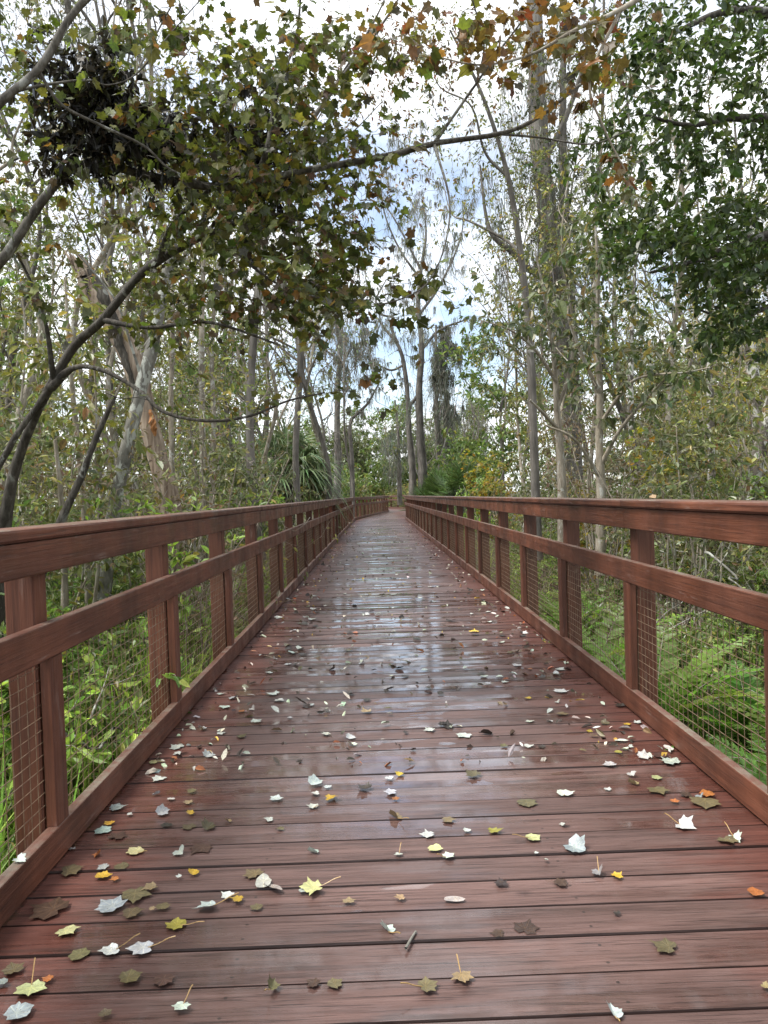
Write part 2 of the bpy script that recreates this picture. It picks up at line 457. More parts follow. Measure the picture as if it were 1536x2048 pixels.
# ------------------------------------------------------------------ world and sun
SUN_EL, SUN_AZ = math.radians(60), math.radians(-105)    # high behind thin cloud, to the walker's left
w = bpy.data.worlds.new('World'); sc.world = w; w.use_nodes = True
nt = w.node_tree; nt.nodes.clear(); g = NG(nt)
sky = g.n('ShaderNodeTexSky', sky_type='NISHITA', sun_disc=False)
sky.sun_elevation = SUN_EL; sky.sun_rotation = SUN_AZ; sky.air_density = 1.0; sky.dust_density = 1.0
tc = g.n('ShaderNodeTexCoord').outputs['Generated']
sv = g.n('ShaderNodeSeparateXYZ'); g.l(tc, sv.inputs[0])
el = g.math('ADD', g.math('ABSOLUTE', sv.outputs[2]), .10)
cv = g.n('ShaderNodeCombineXYZ'); g.l(g.math('DIVIDE', sv.outputs[0], el), cv.inputs[0]); g.l(g.math('DIVIDE', sv.outputs[1], el), cv.inputs[1])
cl = g.noise(g.mapping(cv.outputs[0], (1, .8, 1), (3.1, 1.7, 0)), .75, 7, .58, .25)
mask = g.ramp(cl, [(.38, .15), (.54, 1.0)])
shade = g.ramp(g.noise(g.mapping(cv.outputs[0], (1, 1, 1), (9, 4, 0)), 1.3, 6, .6), [(.32, (4.6, 4.8, 5.05)), (.64, (8.0, 8.15, 8.3))])
mx = g.mix(mask, sky.outputs[0], shade)
bg = g.n('ShaderNodeBackground'); g.l(mx, bg.inputs[0]); bg.inputs[1].default_value = .10
wo = g.n('ShaderNodeOutputWorld'); g.l(bg.outputs[0], wo.inputs[0])
sun = bpy.data.lights.new('sun', 'SUN'); sun.energy = 2.2; sun.angle = math.radians(26); sun.color = (1, .96, .9)
so = bpy.data.objects.new('sun', sun); COL.objects.link(so)
sd = Vector((math.sin(SUN_AZ) * math.cos(SUN_EL), math.cos(SUN_AZ) * math.cos(SUN_EL), math.sin(SUN_EL)))
so.rotation_euler = sd.to_track_quat('Z', 'Y').to_euler()

sc.view_settings.view_transform = 'Standard'; sc.view_settings.look = 'None'
sc.view_settings.gamma = 1.0; sc.view_settings.exposure = 1.4
cy = sc.cycles
cy.max_bounces = 6; cy.diffuse_bounces = 3; cy.glossy_bounces = 3; cy.transmission_bounces = 3; cy.transparent_max_bounces = 4
cy.use_denoising = True; cy.sample_clamp_indirect = 6.0
sc.render.use_persistent_data = False

# ------------------------------------------------------------------ ground
GZ = -0.78
def ghz(x, y):
    return GZ + .10 * np.sin(x * .9 + 1) * np.cos(y * .7) + .05 * np.sin(x * 2.3 + y * 1.7) + .012 * np.maximum(0, np.abs(x) - 3) * np.minimum(1, np.abs(x) / 10)
mb = MB()
gx = np.concatenate([-np.geomspace(600, 14, 22), np.linspace(-13, 13, 80), np.geomspace(14, 600, 22)])
gy = np.concatenate([np.linspace(-60, -4, 8), np.linspace(-3, 40, 110), np.geomspace(41, 900, 34)])
X, Y = np.meshgrid(gx, gy, indexing='ij')
Z = ghz(np.clip(X, -60, 60), np.clip(Y, -60, 120))
n0, n1 = X.shape
i, j = np.meshgrid(np.arange(n0 - 1), np.arange(n1 - 1), indexing='ij')
F = np.stack([i * n1 + j, (i + 1) * n1 + j, (i + 1) * n1 + j + 1, i * n1 + j + 1], -1).reshape(-1, 4)
mb.add(np.stack([X, Y, Z], -1), F)
tag(mb.build('ground', M_GROUND, smooth=True), 'dark leaf strewn forest floor under the boardwalk', 'ground', kind='structure')

# ------------------------------------------------------------------ boardwalk
BN = [0]
def board(mb, p0, p1, wdir, hdir, w, h, bev=.004, ends=True, jit=0.0, r=rng, seg=1, col=None):
    """a bevelled plank from p0 to p1 (centre line), w along wdir, h along hdir"""
    p0, p1, wdir, hdir = (np.asarray(q, float) for q in (p0, p1, wdir, hdir))
    BN[0] += 1
    L = np.linalg.norm(p1 - p0)
    prof = [(-w / 2 + bev, -h / 2), (w / 2 - bev, -h / 2), (w / 2, -h / 2 + bev), (w / 2, h / 2 - bev), (w / 2 - bev * .3, h / 2 - bev * .3), (w / 2 - bev, h / 2), (-w / 2 + bev, h / 2), (-w / 2 + bev * .3, h / 2 - bev * .3), (-w / 2, h / 2 - bev), (-w / 2, -h / 2 + bev)]
    n = len(prof); V, B = [], []
    per = np.cumsum([0] + [math.dist(prof[k], prof[(k + 1) % n]) for k in range(n)])[:n]
    off = random.uniform(0, 50)
    for k in range(seg + 1):
        t = k / seg
        c = p0 + (p1 - p0) * t
        for q, (a, b) in enumerate(prof):
            V.append(c + wdir * a + hdir * b); B.append((off + L * t, per[q], BN[0] * 1.37))
    F = []
    for k in range(seg):
        for q in range(n):
            q2 = (q + 1) % n
            F.append((k * n + q, k * n + q2, (k + 1) * n + q2, (k + 1) * n + q))
    c = (1, 1, 1) if col is None else col
    mb.add(V, F, c, B)
    if ends:
        for k in (0, seg):
            cc = p0 + (p1 - p0) * (k / seg)
            V2 = [V[k * n + q] for q in range(n)] + [cc]
            B2 = [(off + L * k / seg + a * .2, b, BN[0] * 1.37 + 7) for a, b in prof] + [(off, 0, BN[0] * 1.37 + 7)]
            mb.add(V2, [[q, (q + 1) % n, n] if k else [(q + 1) % n, q, n] for q in range(n)], c, B2)

LPOLY = [(-XL, -1.6), (-XL, 36.2), (.80, 52.0), (-6.0, 84.0)]
RPOLY = [(XR, -1.6), (XR, 34.8), (3.3, 53.2), (-3.6, 86.0)]

# planks: every one its own tilt, cup and tone, all one walking surface
mb = MB(); PW, GAP = .1425, .0043
def plank(y0, y1, xa, xb, ya2=None, yb2=None):
    """plank between (xa, y0..y1) and (xb, ya2..yb2), cupped, slightly uneven"""
    ya2 = y0 if ya2 is None else ya2; yb2 = y1 if yb2 is None else yb2
    BN[0] += 1; pid = BN[0] * 1.618
    nx, rows = 11, [0.0, .004, .016, .5, .984, .996, 1.0]
    dz = random.gauss(0, .0014); tilt = random.gauss(0, .0016); cup = random.gauss(-.0012, .0014)
    V, B = [], []
    off = random.uniform(0, 40)
    ph = random.uniform(0, 6)
    for a in range(nx):
        t = a / (nx - 1)
        x = xa + (xb - xa) * t; A = y0 + (ya2 - y0) * t; Bq = y1 + (yb2 - y1) * t
        for q, s in enumerate(rows):
            yy = A + (Bq - A) * s
            z = dz + tilt * (s - .5) + cup * (1 - (2 * s - 1) ** 2) + .0007 * math.sin(3 * x + ph)
            if q in (0, 6): z -= .036
            if q in (1, 5): z -= .006
            V.append((x, yy, z)); B.append((x, (Bq - A) * s, pid))
    m = len(rows); F = []
    for a in range(nx - 1):
        for q in range(m - 1):
            F.append((a * m + q, (a + 1) * m + q, (a + 1) * m + q + 1, a * m + q + 1))
    r1_, r2_ = random.random(), random.random()
    mb.add(V, F, np.array([(r1_, r2_, 0.0 if f_[0] % m in (2, 3) else 1.0) for f_ in F]), B)
y = -1.6
while y < 35.0:
    plank(y, y + PW, -XL - .05 - random.uniform(0, .004), XR + .05 + random.uniform(0, .004)); y += PW + GAP
def lerp(a, b, t): return a[0] + (b[0] - a[0]) * t, a[1] + (b[1] - a[1]) * t
for (A, B_, C_, D_, n) in (((-XL - .05, 35.0), (.75, 52.2), (XR + .05, 35.0), (3.35, 53.4), 118), ((.75, 52.2), (-6.0, 84), (3.35, 53.4), (-3.6, 86), 200)):
    for k in range(n):
        a, b = lerp(A, B_, k / n), lerp(A, B_, (k + .965) / n)
        c, d = lerp(C_, D_, k / n), lerp(C_, D_, (k + .965) / n)
        BN[0] += 1
        V = [(a[0], a[1], 0), (c[0], c[1], 0), (d[0], d[1], 0), (b[0], b[1], 0), (a[0], a[1], -.036), (c[0], c[1], -.036), (d[0], d[1], -.036), (b[0], b[1], -.036)]
        Bc = [(v[0], v[1], BN[0] * 1.618) for v in V]
        mb.add(V, [(0, 1, 2, 3), (0, 4, 5, 1), (3, 2, 6, 7)], (random.random(), random.random(), 0), Bc)
deck = mb.build('path', M_DECK)
tag(deck, 'wet reddish brown plank boardwalk running ahead and bending right', 'boardwalk', kind='structure')
# joists under the planks
mb = MB()
for x in (-XL - .02, -.4, .5, XR + .02):
    board(mb, (x, -1.6, -.14), (x, 35, -.14), (1, 0, 0), (0, 0, 1), .045, .2)
o = mb.build('joist', M_RAIL, deck)

# ---- railings
def v2(a): return np.array([a[0], a[1], 0.0])
def wire_panel(L, z0, z1):
    m_ = MB()
    h = z1 - z0
    P = []
    for z in np.arange(.02, h, .040): P.append([(0, 0, z), (L, 0, z)])
    tubes(m_, np.array(P, float), np.full((len(P), 2), .0015), 4)
    P = []
    for x in np.arange(.025, L, .0505): P.append([(x, .0022, 0), (x, .0022, h)])
    tubes(m_, np.array(P, float), np.full((len(P), 2), .0013), 4)
    return m_.mesh('wire_panel', M_WIRE)
ZK, ZM0, ZM1, ZT0, ZT1, ZC = .114, .652, .764, .924, 1.029, 1.069
def railing(name, poly, side, offs, sp, label, nseg=None):
    """side -1: walkers to its right"""
    root = empty(name, (poly[0][0], poly[0][1], 0), 0, label, 'railing', 'railings of the boardwalk')
    inv = Matrix.Translation((-poly[0][0], -poly[0][1], 0))
    def fin(m_, nm):
        me = m_.mesh(nm, M_RAIL); me.transform(inv)
        o_ = bpy.data.objects.new(nm, me); COL.objects.link(o_); o_.parent = root
        return o_
    panel_mesh = {}
    for k in range(len(poly) - 1):
        a, b = v2(poly[k]), v2(poly[k + 1]); d = b - a; L = np.linalg.norm(d); d /= L
        out = np.array([d[1], -d[0], 0.0]) * (1 if side > 0 else -1)     # away from the walk
        s0 = offs if k == 0 else sp[k] * .5
        st = np.arange(s0, L - .1, sp[k])
        up = np.array([0, 0, 1.0])
        for s in st:
            p = a + d * (s - .045) + out * (.045 + .047)
            m_ = MB(); j = random.uniform(-.004, .004)
            board(m_, p + up * (GZ - .2) + d * j, p + up * ZT1 - up * .003 + d * j, d, out, .094, .094, .006); fin(m_, 'post')
            m_ = MB(); p2 = a + d * (s - .045) + out * .021
            board(m_, p2 + up * (ZK + .001), p2 + up * (ZM0 - .001), d, out, .089, .037, .004); fin(m_, 'batten')
        step = 2 if k == 0 else 6
        cuts = [0.0] + [s - .045 + sp[k] * 0 for s in st[1::step]] + [L]
        cuts = sorted(set(c for c in cuts if c <= L))
        for q in range(len(cuts) - 1):
            c0, c1 = cuts[q] + .001, cuts[q + 1] - .001
            if c1 - c0 < .2: c1 = c0 + .2
            def bd(nm, z0, z1, t, off, bev=.005, dz=0.0):
                m_ = MB(); o1 = out * (off + random.uniform(-.0015, .0015))
                board(m_, a + d * c0 + o1 + up * ((z0 + z1) / 2), a + d * c1 + o1 + up * ((z0 + z1) / 2 + dz), out, up, t, z1 - z0, bev, seg=2); fin(m_, nm)
            bd('bottom_rail', .006, ZK, .038, .019)
            bd('middle_rail', ZM0, ZM1, .038, .019)
            bd('top_rail', ZT0, ZT1 - .002, .038, .019)
            bd('cap_rail', ZT1 + .001, ZC, .150, .060, .009)
        edges = [0.0] + [s - .045 for s in st] + [L]
        for q in range(len(edges) - 1):
            l = round(edges[q + 1] - edges[q], 2)
            if l < .15: continue
            if l not in panel_mesh: panel_mesh[l] = wire_panel(l, ZK - .03, ZM0 + .03)
            o_ = bpy.data.objects.new('wire_panel', panel_mesh[l]); COL.objects.link(o_); o_.parent = root
            p = a + d * edges[q] + out * .0415 + up * (ZK - .03)
            # panel faces: x along d, y outwards
            X_, Y_ = d, out
            o_.matrix_local = Matrix(((X_[0], Y_[0], 0, p[0] - poly[0][0]), (X_[1], Y_[1], 0, p[1] - poly[0][1]), (0, 0, 1, p[2]), (0, 0, 0, 1)))
    return root
railing('railing', LPOLY, -1, (2.52 + 1.6 - 1.47 * 2), (1.47, 1.47, 2.4), 'red brown timber railing along the left edge of the boardwalk')
railing('railing', RPOLY, 1, (2.49 + 1.6 - 1.43 * 2), (1.43, 1.43, 2.4), 'red brown timber railing along the right edge of the boardwalk')

# ------------------------------------------------------------------ vegetation: how each kind grows
OLIVE = [(4, (.165, .180, .050)), (3, (.115, .135, .040)), (3, (.225, .235, .080)), (1.2, (.31, .27, .06)), (.8, (.20, .135, .065))]
GREEN = [(4, (.130, .195, .045)), (3, (.090, .145, .034)), (2, (.205, .265, .075)), (.5, (.30, .27, .06))]
BRIGHT = [(4, (.24, .36, .060)), (3, (.175, .28, .048)), (2, (.33, .43, .10)), (1, (.07, .105, .028))]
EVERG = [(5, (.044, .072, .018)), (3, (.062, .094, .026)), (1.5, (.10, .135, .045)), (.4, (.026, .038, .012))]
MAPLEP = [(4, (.088, .100, .024)), (4, (.062, .076, .020)), (1.6, (.14, .135, .030)), (.7, (.12, .080, .03)), (.3, (.20, .10, .03)), (.4, (.11, .06, .032)), (.9, (.060, .052, .033)), (1.1, (.15, .18, .045))]
RUST = [(3, (.15, .085, .030)), (2, (.11, .07, .032)), (3, (.12, .11, .03)), (1.0, (.22, .11, .035)), (.6, (.15, .05, .03)), (1, (.07, .055, .035))]
YELLOW = [(3, (.36, .27, .045)), (1.5, (.32, .20, .04)), (3, (.22, .24, .06)), (2, (.13, .16, .04))]
DRY = [(3, (.18, .135, .08)), (2, (.12, .085, .05)), (1, (.24, .19, .12)), (1, (.10, .11, .04))]
GREYG = [(3, (.160, .180, .080)), (3, (.120, .142, .058)), (2, (.22, .24, .125)), (1, (.085, .105, .045))]
DARKV = [(3, (.016, .014, .010)), (2, (.026, .022, .014)), (1, (.035, .032, .018))]  # dead leaf clumps: their backlit darkness is put into the leaf colour

def blobs(n, k, lo, hi, r_, clump, r=rng, sq=.8):
    """n attractors in k clumps inside a crown (base lo, top hi, radius r_)"""
    z = r.uniform(lo, hi, k); t = (z - lo) / max(hi - lo, .01)
    rr = r_ * np.sqrt(r.random(k)) * np.clip(1.25 - .75 * t, .3, 1); a = r.uniform(0, 2 * PI, k)
    c = np.stack([rr * np.cos(a), rr * np.sin(a), z], 1)
    i = r.integers(0, k, n)
    return c[i] + r.normal(size=(n, 3)) * clump * np.array([1, 1, sq])

def plant(name, curves, att, per, size, pal, tmpl, lmat, bark, loc=(0, 0, 0), label=None, cat='tree', group=None,
          seed=1, tip=.002, slope=.006, droop=.4, curl=.15, tr=('trunk', 'crown'), bend=.3, lo=.25, sides=8, up=1.0, moss=None, n=22, tsides=4, twigs=True, extra=None):
    """curves in the plant's own space (x,y,z,radius rows)"""
    r = np.random.default_rng(seed)
    root = empty(name, loc, 0, label, cat, group)
    mb_ = MB(); nodes = []
    for c in curves:
        nodes.append(limb(mb_, c, n, sides, r=r))
    tw = None
    if att is not None and len(att):
        tw, rad = colonize(nodes, att, r, tip=tip, slope=slope, bend=bend)
        tubes(mb_, tw, rad, tsides, r=r)
    mb_.build(tr[0], bark, root, smooth=True)
    if per and tw is not None:
        ml = MB(); leafy(ml, tw, per, size, pal, tmpl, r, droop=droop, curl=curl, lo=lo, up=up)
        if extra: extra(ml, r)
        ml.build(tr[1], lmat, root)
    if moss is not None:
        mm = MB(); moss(mm, nodes, tw, r); mm.build('moss_foliage', M_MOSS, root)
    return root

def wob(h, r0, r1, r, lean=(0, 0), wig=.05, k=6, base=0.0):
    """a slim trunk: base at the origin, height h"""
    t = np.linspace(0, 1, k)
    p = np.zeros((k, 4)); p[:, 2] = base + (h - base) * t
    p[:, 0] = lean[0] * t * h + np.concatenate([[0], r.normal(size=k - 1)]) * wig * h * .3
    p[:, 1] = lean[1] * t * h + np.concatenate([[0], r.normal(size=k - 1)]) * wig * h * .3
    p[:, 3] = r0 + (r1 - r0) * t ** .8
    p[0, 3] *= 1.25
    return p

HID = (0, -400, -50)
def fork(base, t, ang, az, L, r0, r, k=5, rise=.5):
    """a side limb leaving curve base at parameter t"""
    s = spline(base, 40); q = s[int(t * 39)]
    d = np.array([math.cos(az) * math.sin(ang), math.sin(az) * math.sin(ang), math.cos(ang)])
    p = np.zeros((k, 4)); u = np.linspace(0, 1, k)
    for a in range(k):
        p[a, :3] = q[:3] + d * L * u[a] + np.array([0, 0, rise * L * u[a] ** 2 * .5]) + (r.normal(size=3) * L * .05 if a else 0)
        p[a, 3] = r0 * (1 - u[a] * .8)
    return p

# prototypes stand at their first real place; copies share their meshes
PROTO = {}
def slender(seed, h, r0, n, per, size, pal, tmpl=OVAL, bark=None, lo=.35, rad=1.1, mat=None, name='slender_tree', nf=5, moss=None, tip=.002, droop=.4, sl=.005, clump=.32, k=26):
    r = np.random.default_rng(seed)
    c0 = wob(h * .93, r0, r0 * .25, r, (r.normal() * .04, r.normal() * .04), .06)
    cs = [c0] + [fork(c0, r.uniform(.3, .85), r.uniform(.4, .9), r.uniform(0, 6.3), r.uniform(.12, .24) * h, r0 * r.uniform(.25, .4), r) for _ in range(nf)]
    att = blobs(n, k, h * lo, h, rad, clump, r)
    return plant(name, cs, att, per, size, pal, tmpl, mat or M_LEAF, bark or M_TWIG_P, HID, seed=seed, moss=moss, tip=tip, droop=droop, slope=sl)

def shrubp(seed, h, rad, n, per, size, pal, tmpl=OVAL, bark=None, stems=6, mat=None, name='shrub', tip=.0018, droop=.15, lo=.12, k=16, clump=.25):
    r = np.random.default_rng(seed)
    cs = []
    for _ in range(stems):
        a = r.uniform(0, 6.3); L = rad * r.uniform(.3, .9); hh = h * r.uniform(.6, .95)
        p = np.zeros((5, 4)); u = np.linspace(0, 1, 5)
        p[:, 0] = math.cos(a) * (L * u ** 1.3) + r.normal(size=5) * .04; p[:, 1] = math.sin(a) * (L * u ** 1.3) + r.normal(size=5) * .04
        p[:, 2] = hh * u; p[:, 3] = .014 * (1 - .7 * u) * h / 2.2
        cs.append(p)
    att = blobs(n, k, h * lo, h, rad, clump, r, .7)
    return plant(name, cs, att, per, size, pal, tmpl, mat or M_LEAF, bark or M_TWIG_P, HID, cat='shrub', seed=seed, tip=tip, droop=droop, tr=('stem', 'foliage'), sides=5, n=10)

def moss_on(n, each, L, w_, lo=0.0, cols=None, twig_only=False, spread=.16):
    """tapering beards that hang from points along the twigs"""
    def f(mm, nodes, tw, r):
        P = tw[:, 1:].reshape(-1, 3) if (twig_only and tw is not None) else np.concatenate([q[0] for q in nodes] + ([tw[:, 1:].reshape(-1, 3)] if tw is not None else []))
        P = P[P[:, 2] > lo]
        for a in P[r.choice(len(P), min(n, len(P)), replace=False)]:
            sp_ = spread * math.exp(r.normal() * .4); l = L * math.exp(r.normal() * .55)
            k = max(4, int(each * r.uniform(.5, 1.5)))
            off = r.normal(size=(k, 2)) * sp_ * .6
            ll = l * np.exp(-(off ** 2).sum(1) / (sp_ ** 2)) * r.uniform(.5, 1.1, k) + .08
            for b, q in enumerate(ll[:]):
                pass
            A_ = np.concatenate([a[:2] + off, np.full((k, 1), a[2])], 1)
            strands(mm, A_, 1, ll, w_, r, sway=.55, spreadr=.01, cols=cols)
    return f

# ---- the thicket: prototypes
SL = [slender(101 + q, (9.5, 11, 8.5)[q], (.055, .065, .05)[q], 330, 6, .075, (OLIVE, GREYG, OLIVE)[q], rad=(1.1, 1.3, 1.0)[q]) for q in range(3)]
BARE = [slender(131 + q, (13, 11.5, 14)[q], (.085, .07, .1)[q], 900, .8, .06, DRY, bark=M_GREY, rad=(1.9, 1.6, 2.2)[q], name='bare_tree', nf=10, tip=.0056, sl=.006, lo=.36, clump=.5, k=44) for q in range(3)]
SAP = [slender(161 + q, (4.6, 5.4, 3.8)[q], (.026, .03, .022)[q], 170, 5, .085, (OLIVE, GREEN, OLIVE)[q], rad=(.75, .85, .65)[q], name='sapling', nf=4, lo=.3, clump=.2) for q in range(3)]
SHR = [shrubp(191 + q, (2.3, 2.7, 1.9)[q], (1.0, 1.15, .95)[q], 300, 7, .075, (OLIVE, GREYG, GREEN)[q]) for q in range(3)]
TWIGGY = [shrubp(211 + q, 2.6, 1.2, 420, 2.2, .055, (DRY, OLIVE)[q], stems=9, name='twiggy_bush', tip=.0022) for q in range(2)]
LOW = [shrubp(221 + q, 1.0, .75, 190, 13, .055, (BRIGHT, GREEN)[q], stems=7, name='low_bush', lo=.05, clump=.16) for q in range(2)]
FARS = [slender(241 + q, (9, 11)[q], .13, 620, 13, .22, (GREYG, GREEN)[q], rad=(2.2, 2.6)[q], name='broadleaf_tree', lo=.12, clump=.6, tip=.006, sl=.008) for q in range(2)]
YEL = [shrubp(251, 2.9, .9, 190, 6, .10, YELLOW, MAPLE_S, stems=5, name='yellow_shrub', bark=M_TWIG_P, mat=M_MAPLE, clump=.16, k=12)]
used = set()
def put(o, x, y, s=1.0, rz=None, label=None, group=None, z=None, tilt=(0, 0)):
    rz = random.uniform(0, 6.28) if rz is None else rz
    z = float(ghz(x, y)) - .04 if z is None else z
    s = s if not np.isscalar(s) else (s, s, s)
    if o.name not in used:
        used.add(o.name)
        o.location = (x, y, z); o.rotation_euler = (tilt[0], tilt[1], rz); o.scale = s
        if label: o['label'] = label
        if group: o['group'] = group
        return o
    return copy_thing(o, (x, y, z), rz, s, label, group, tilt)
def gx_at(px, Y): return float(W(px, 985, Y)[0])

def off_path(x, y, m=.9):
    for P_ in (LPOLY, RPOLY):
        for k in range(len(P_) - 1):
            a, b = np.array(P_[k]), np.array(P_[k + 1]); d = b - a
            t = np.clip(np.dot(np.array([x, y]) - a, d) / d.dot(d), 0, 1)
            if np.linalg.norm(np.array([x, y]) - a - d * t) < m: return False
    if y < 86:
        xl = np.interp(y, [p[1] for p in LPOLY], [p[0] for p in LPOLY]); xr = np.interp(y, [p[1] for p in RPOLY], [p[0] for p in RPOLY])
        return not (xl < x < xr)
    return True
def scatter(protos, side, n, y0, y1, x0, x1, s0, s1, label, group, seed, mind=.55):
    r = np.random.default_rng(seed); pts = []
    tries = 0
    while len(pts) < n and tries < n * 40:
        tries += 1
        Yv = y0 + (y1 - y0) * r.random() ** .8
        half = .52 * Yv + 1.0
        lo_, hi_ = x0, min(x1, half)
        if hi_ <= lo_: continue
        Xv = r.uniform(lo_, hi_)
        if Yv > 9 and (Xv / Yv < .19 if side > 0 else Xv / Yv < .05): continue      # the view ahead stays open
        if any((Xv - a) ** 2 + (Yv - b) ** 2 < mind ** 2 for a, b in pts): continue
        pts.append((Xv, Yv))
    for k, (a, b) in enumerate(pts):
        put(protos[r.integers(len(protos))], side * a, b, r.uniform(s0, s1), r.uniform(0, 6.28), label, group)

# left side
scatter(SHR, -1, 30, 4.5, 20, 2.1, 9, .75, 1.15, 'olive leaved shrub in the crowded thicket left of the boardwalk', 'shrubs of the left thicket', 1, .7)
scatter(TWIGGY, -1, 26, 5, 22, 2.0, 10, .9, 1.35, 'twiggy half bare bush in the crowded thicket left of the boardwalk', 'twiggy bushes of the left thicket', 2, .7)
scatter(SAP, -1, 20, 5, 22, 2.2, 10, .8, 1.2, 'thin pale stemmed sapling in the crowded thicket left of the boardwalk', 'saplings of the left thicket', 3, .6)
scatter(SL, -1, 26, 8, 30, 2.8, 13, .8, 1.15, 'tall slender leafy tree rising from the thicket left of the boardwalk', 'slender trees of the left thicket', 4, .8)
scatter(BARE, -1, 14, 13, 34, 3.2, 16, .85, 1.2, 'tall grey bare twigged tree behind the thicket left of the boardwalk', 'bare trees behind the left thicket', 5, 1.2)
scatter(LOW, -1, 26, 3.0, 10, 1.75, 5.5, .7, 1.2, 'low bright green bush on the ground left of the boardwalk', 'low bushes left of the boardwalk', 6, .5)
# right side
scatter(SHR, 1, 22, 7, 24, 3.0, 12, .75, 1.1, 'olive leaved shrub in the crowded thicket right of the boardwalk', 'shrubs of the right thicket', 11, .8)
scatter(TWIGGY, 1, 26, 5.5, 24, 2.6, 12, .9, 1.3, 'twiggy half bare bush in the crowded thicket right of the boardwalk', 'twiggy bushes of the right thicket', 12, .8)
scatter(SAP, 1, 20, 8, 24, 2.6, 11, .8, 1.2, 'thin pale stemmed sapling in the crowded thicket right of the boardwalk', 'saplings of the right thicket', 13, .8)
scatter(SL, 1, 13, 10, 32, 3.4, 16, .8, 1.15, 'tall slender leafy tree rising from the thicket right of the boardwalk', 'slender trees of the right thicket', 14, 1.0)
scatter(BARE, 1, 12, 15, 38, 4.0, 18, .85, 1.2, 'tall grey bare twigged tree behind the thicket right of the boardwalk', 'bare trees behind the right thicket', 15, 1.3)
scatter(LOW, 1, 14, 5.0, 16, 1.9, 6.5, .6, 1.0, 'low green bush on the ground right of the boardwalk', 'low bushes right of the boardwalk', 16, .6)
# the wood that closes the view
r = np.random.default_rng(77)
for k in range(54):
    px = r.uniform(-250, 1800) if k < 30 else r.uniform(600, 1000); Yv = r.uniform(38, 62) if abs(px - 790) > 190 else r.uniform(78, 100)
    put(FARS[r.integers(2)], gx_at(px, Yv), Yv, r.uniform(.8, 1.25) * (1.0 if abs(px - 790) > 190 else .92), None, 'broad leafy tree in the wood closing the far end of the view', 'trees of the far wood')

# ------------------------------------------------------------------ the plants one can pick out
def PW_(rows):
    """rows px, py, depth, width in photo pixels -> x, y, z, radius"""
    o = []
    for px, py, Yd, wd in rows:
        p = W(px, py, Yd); o.append([p[0], p[1], p[2], wd * .5 * Yd / FPX])
    return np.array(o)
def cloud(r, px, py, rx, ry, y0, y1, n):
    a = r.normal(size=(n, 2)) * .55
    return np.array([W(px + rx * a[k, 0], py + ry * a[k, 1], r.uniform(y0, y1)) for k in range(n)])
def picked(name, curves, att, per, size, pal, tmpl, lmat, bark, label, cat, seed, **kw):
    """a plant whose limbs are given as photo points at true depth; its origin is at the first limb's base"""
    b = curves[0][0, :3].copy()
    cs = [c - np.array([*b, 0]) for c in curves]
    at = None if att is None else np.asarray(att) - b
    return plant(name, cs, at, per, size, pal, tmpl, lmat, bark, tuple(b), label, cat, seed=seed, **kw)

# -- maple leaning over the walk from the left
r = np.random.default_rng(501)
A = [PW_([(-14, 1290, 5.3, 40), (0, 1120, 5.3, 32), (24, 960, 5.2, 21), (62, 850, 5.1, 18), (104, 765, 5.0, 18), (150, 690, 5.0, 18), (205, 640, 4.9, 17), (270, 560, 4.9, 16), (318, 520, 4.8, 17), (368, 492, 4.8, 14), (440, 458, 4.7, 11), (520, 432, 4.6, 10), (610, 440, 4.5, 7), (700, 490, 4.4, 4)]),
     PW_([(100, 775, 5.0, 20), (150, 735, 4.95, 11), (210, 742, 4.9, 9), (280, 782, 4.8, 8), (330, 825, 4.7, 7), (420, 842, 4.6, 6), (500, 832, 4.6, 5), (575, 802, 4.5, 4), (650, 785, 4.4, 3)]),
     PW_([(-60, 1270, 5.0, 30), (-24, 1000, 5.0, 14), (22, 890, 5.0, 12), (76, 810, 5.0, 10), (112, 755, 5.0, 11)]),
     PW_([(318, 520, 4.8, 14), (345, 450, 4.6, 9), (420, 380, 4.4, 7), (520, 330, 4.3, 5)]),
     PW_([(205, 640, 4.9, 12), (300, 655, 4.7, 8), (420, 645, 4.5, 6), (560, 690, 4.3, 4)]),
     PW_([(108, 765, 5.0, 14), (90, 640, 4.8, 8), (60, 560, 4.7, 6), (20, 480, 4.6, 4)]),
     PW_([(440, 458, 4.7, 9), (490, 520, 4.5, 6), (560, 570, 4.4, 5), (660, 600, 4.2, 4), (740, 600, 4.1, 3)])]
att = np.vstack([cloud(r, *c) for c in [(420, 440, 200, 90, 4.0, 5.2, 130), (370, 570, 130, 80, 4.2, 5.3, 62), (560, 520, 170, 110, 3.8, 4.9, 150), (650, 590, 110, 70, 3.7, 4.7, 90), (690, 440, 90, 110, 3.8, 4.7, 60), (250, 660, 150, 60, 4.4, 5.3, 18), (60, 540, 110, 110, 4.2, 5.2, 26), (480, 640, 160, 70, 4.0, 5.0, 40), (520, 400, 140, 80, 4.0, 5.0, 60), (470, 790, 230, 50, 4.4, 4.9, 14), (700, 740, 90, 60, 4.0, 4.8, 8)]])
picked('maple_tree', A, att, 4.3, .056, MAPLEP, MAPLE, M_MAPLE, M_TWIG_D, 'leaning maple with a dark trunk behind the left railing and olive leaves over the walk', 'tree', 601, droop=.5, tip=.0019, slope=.0045, n=40, sides=10, up=.9, curl=.22)

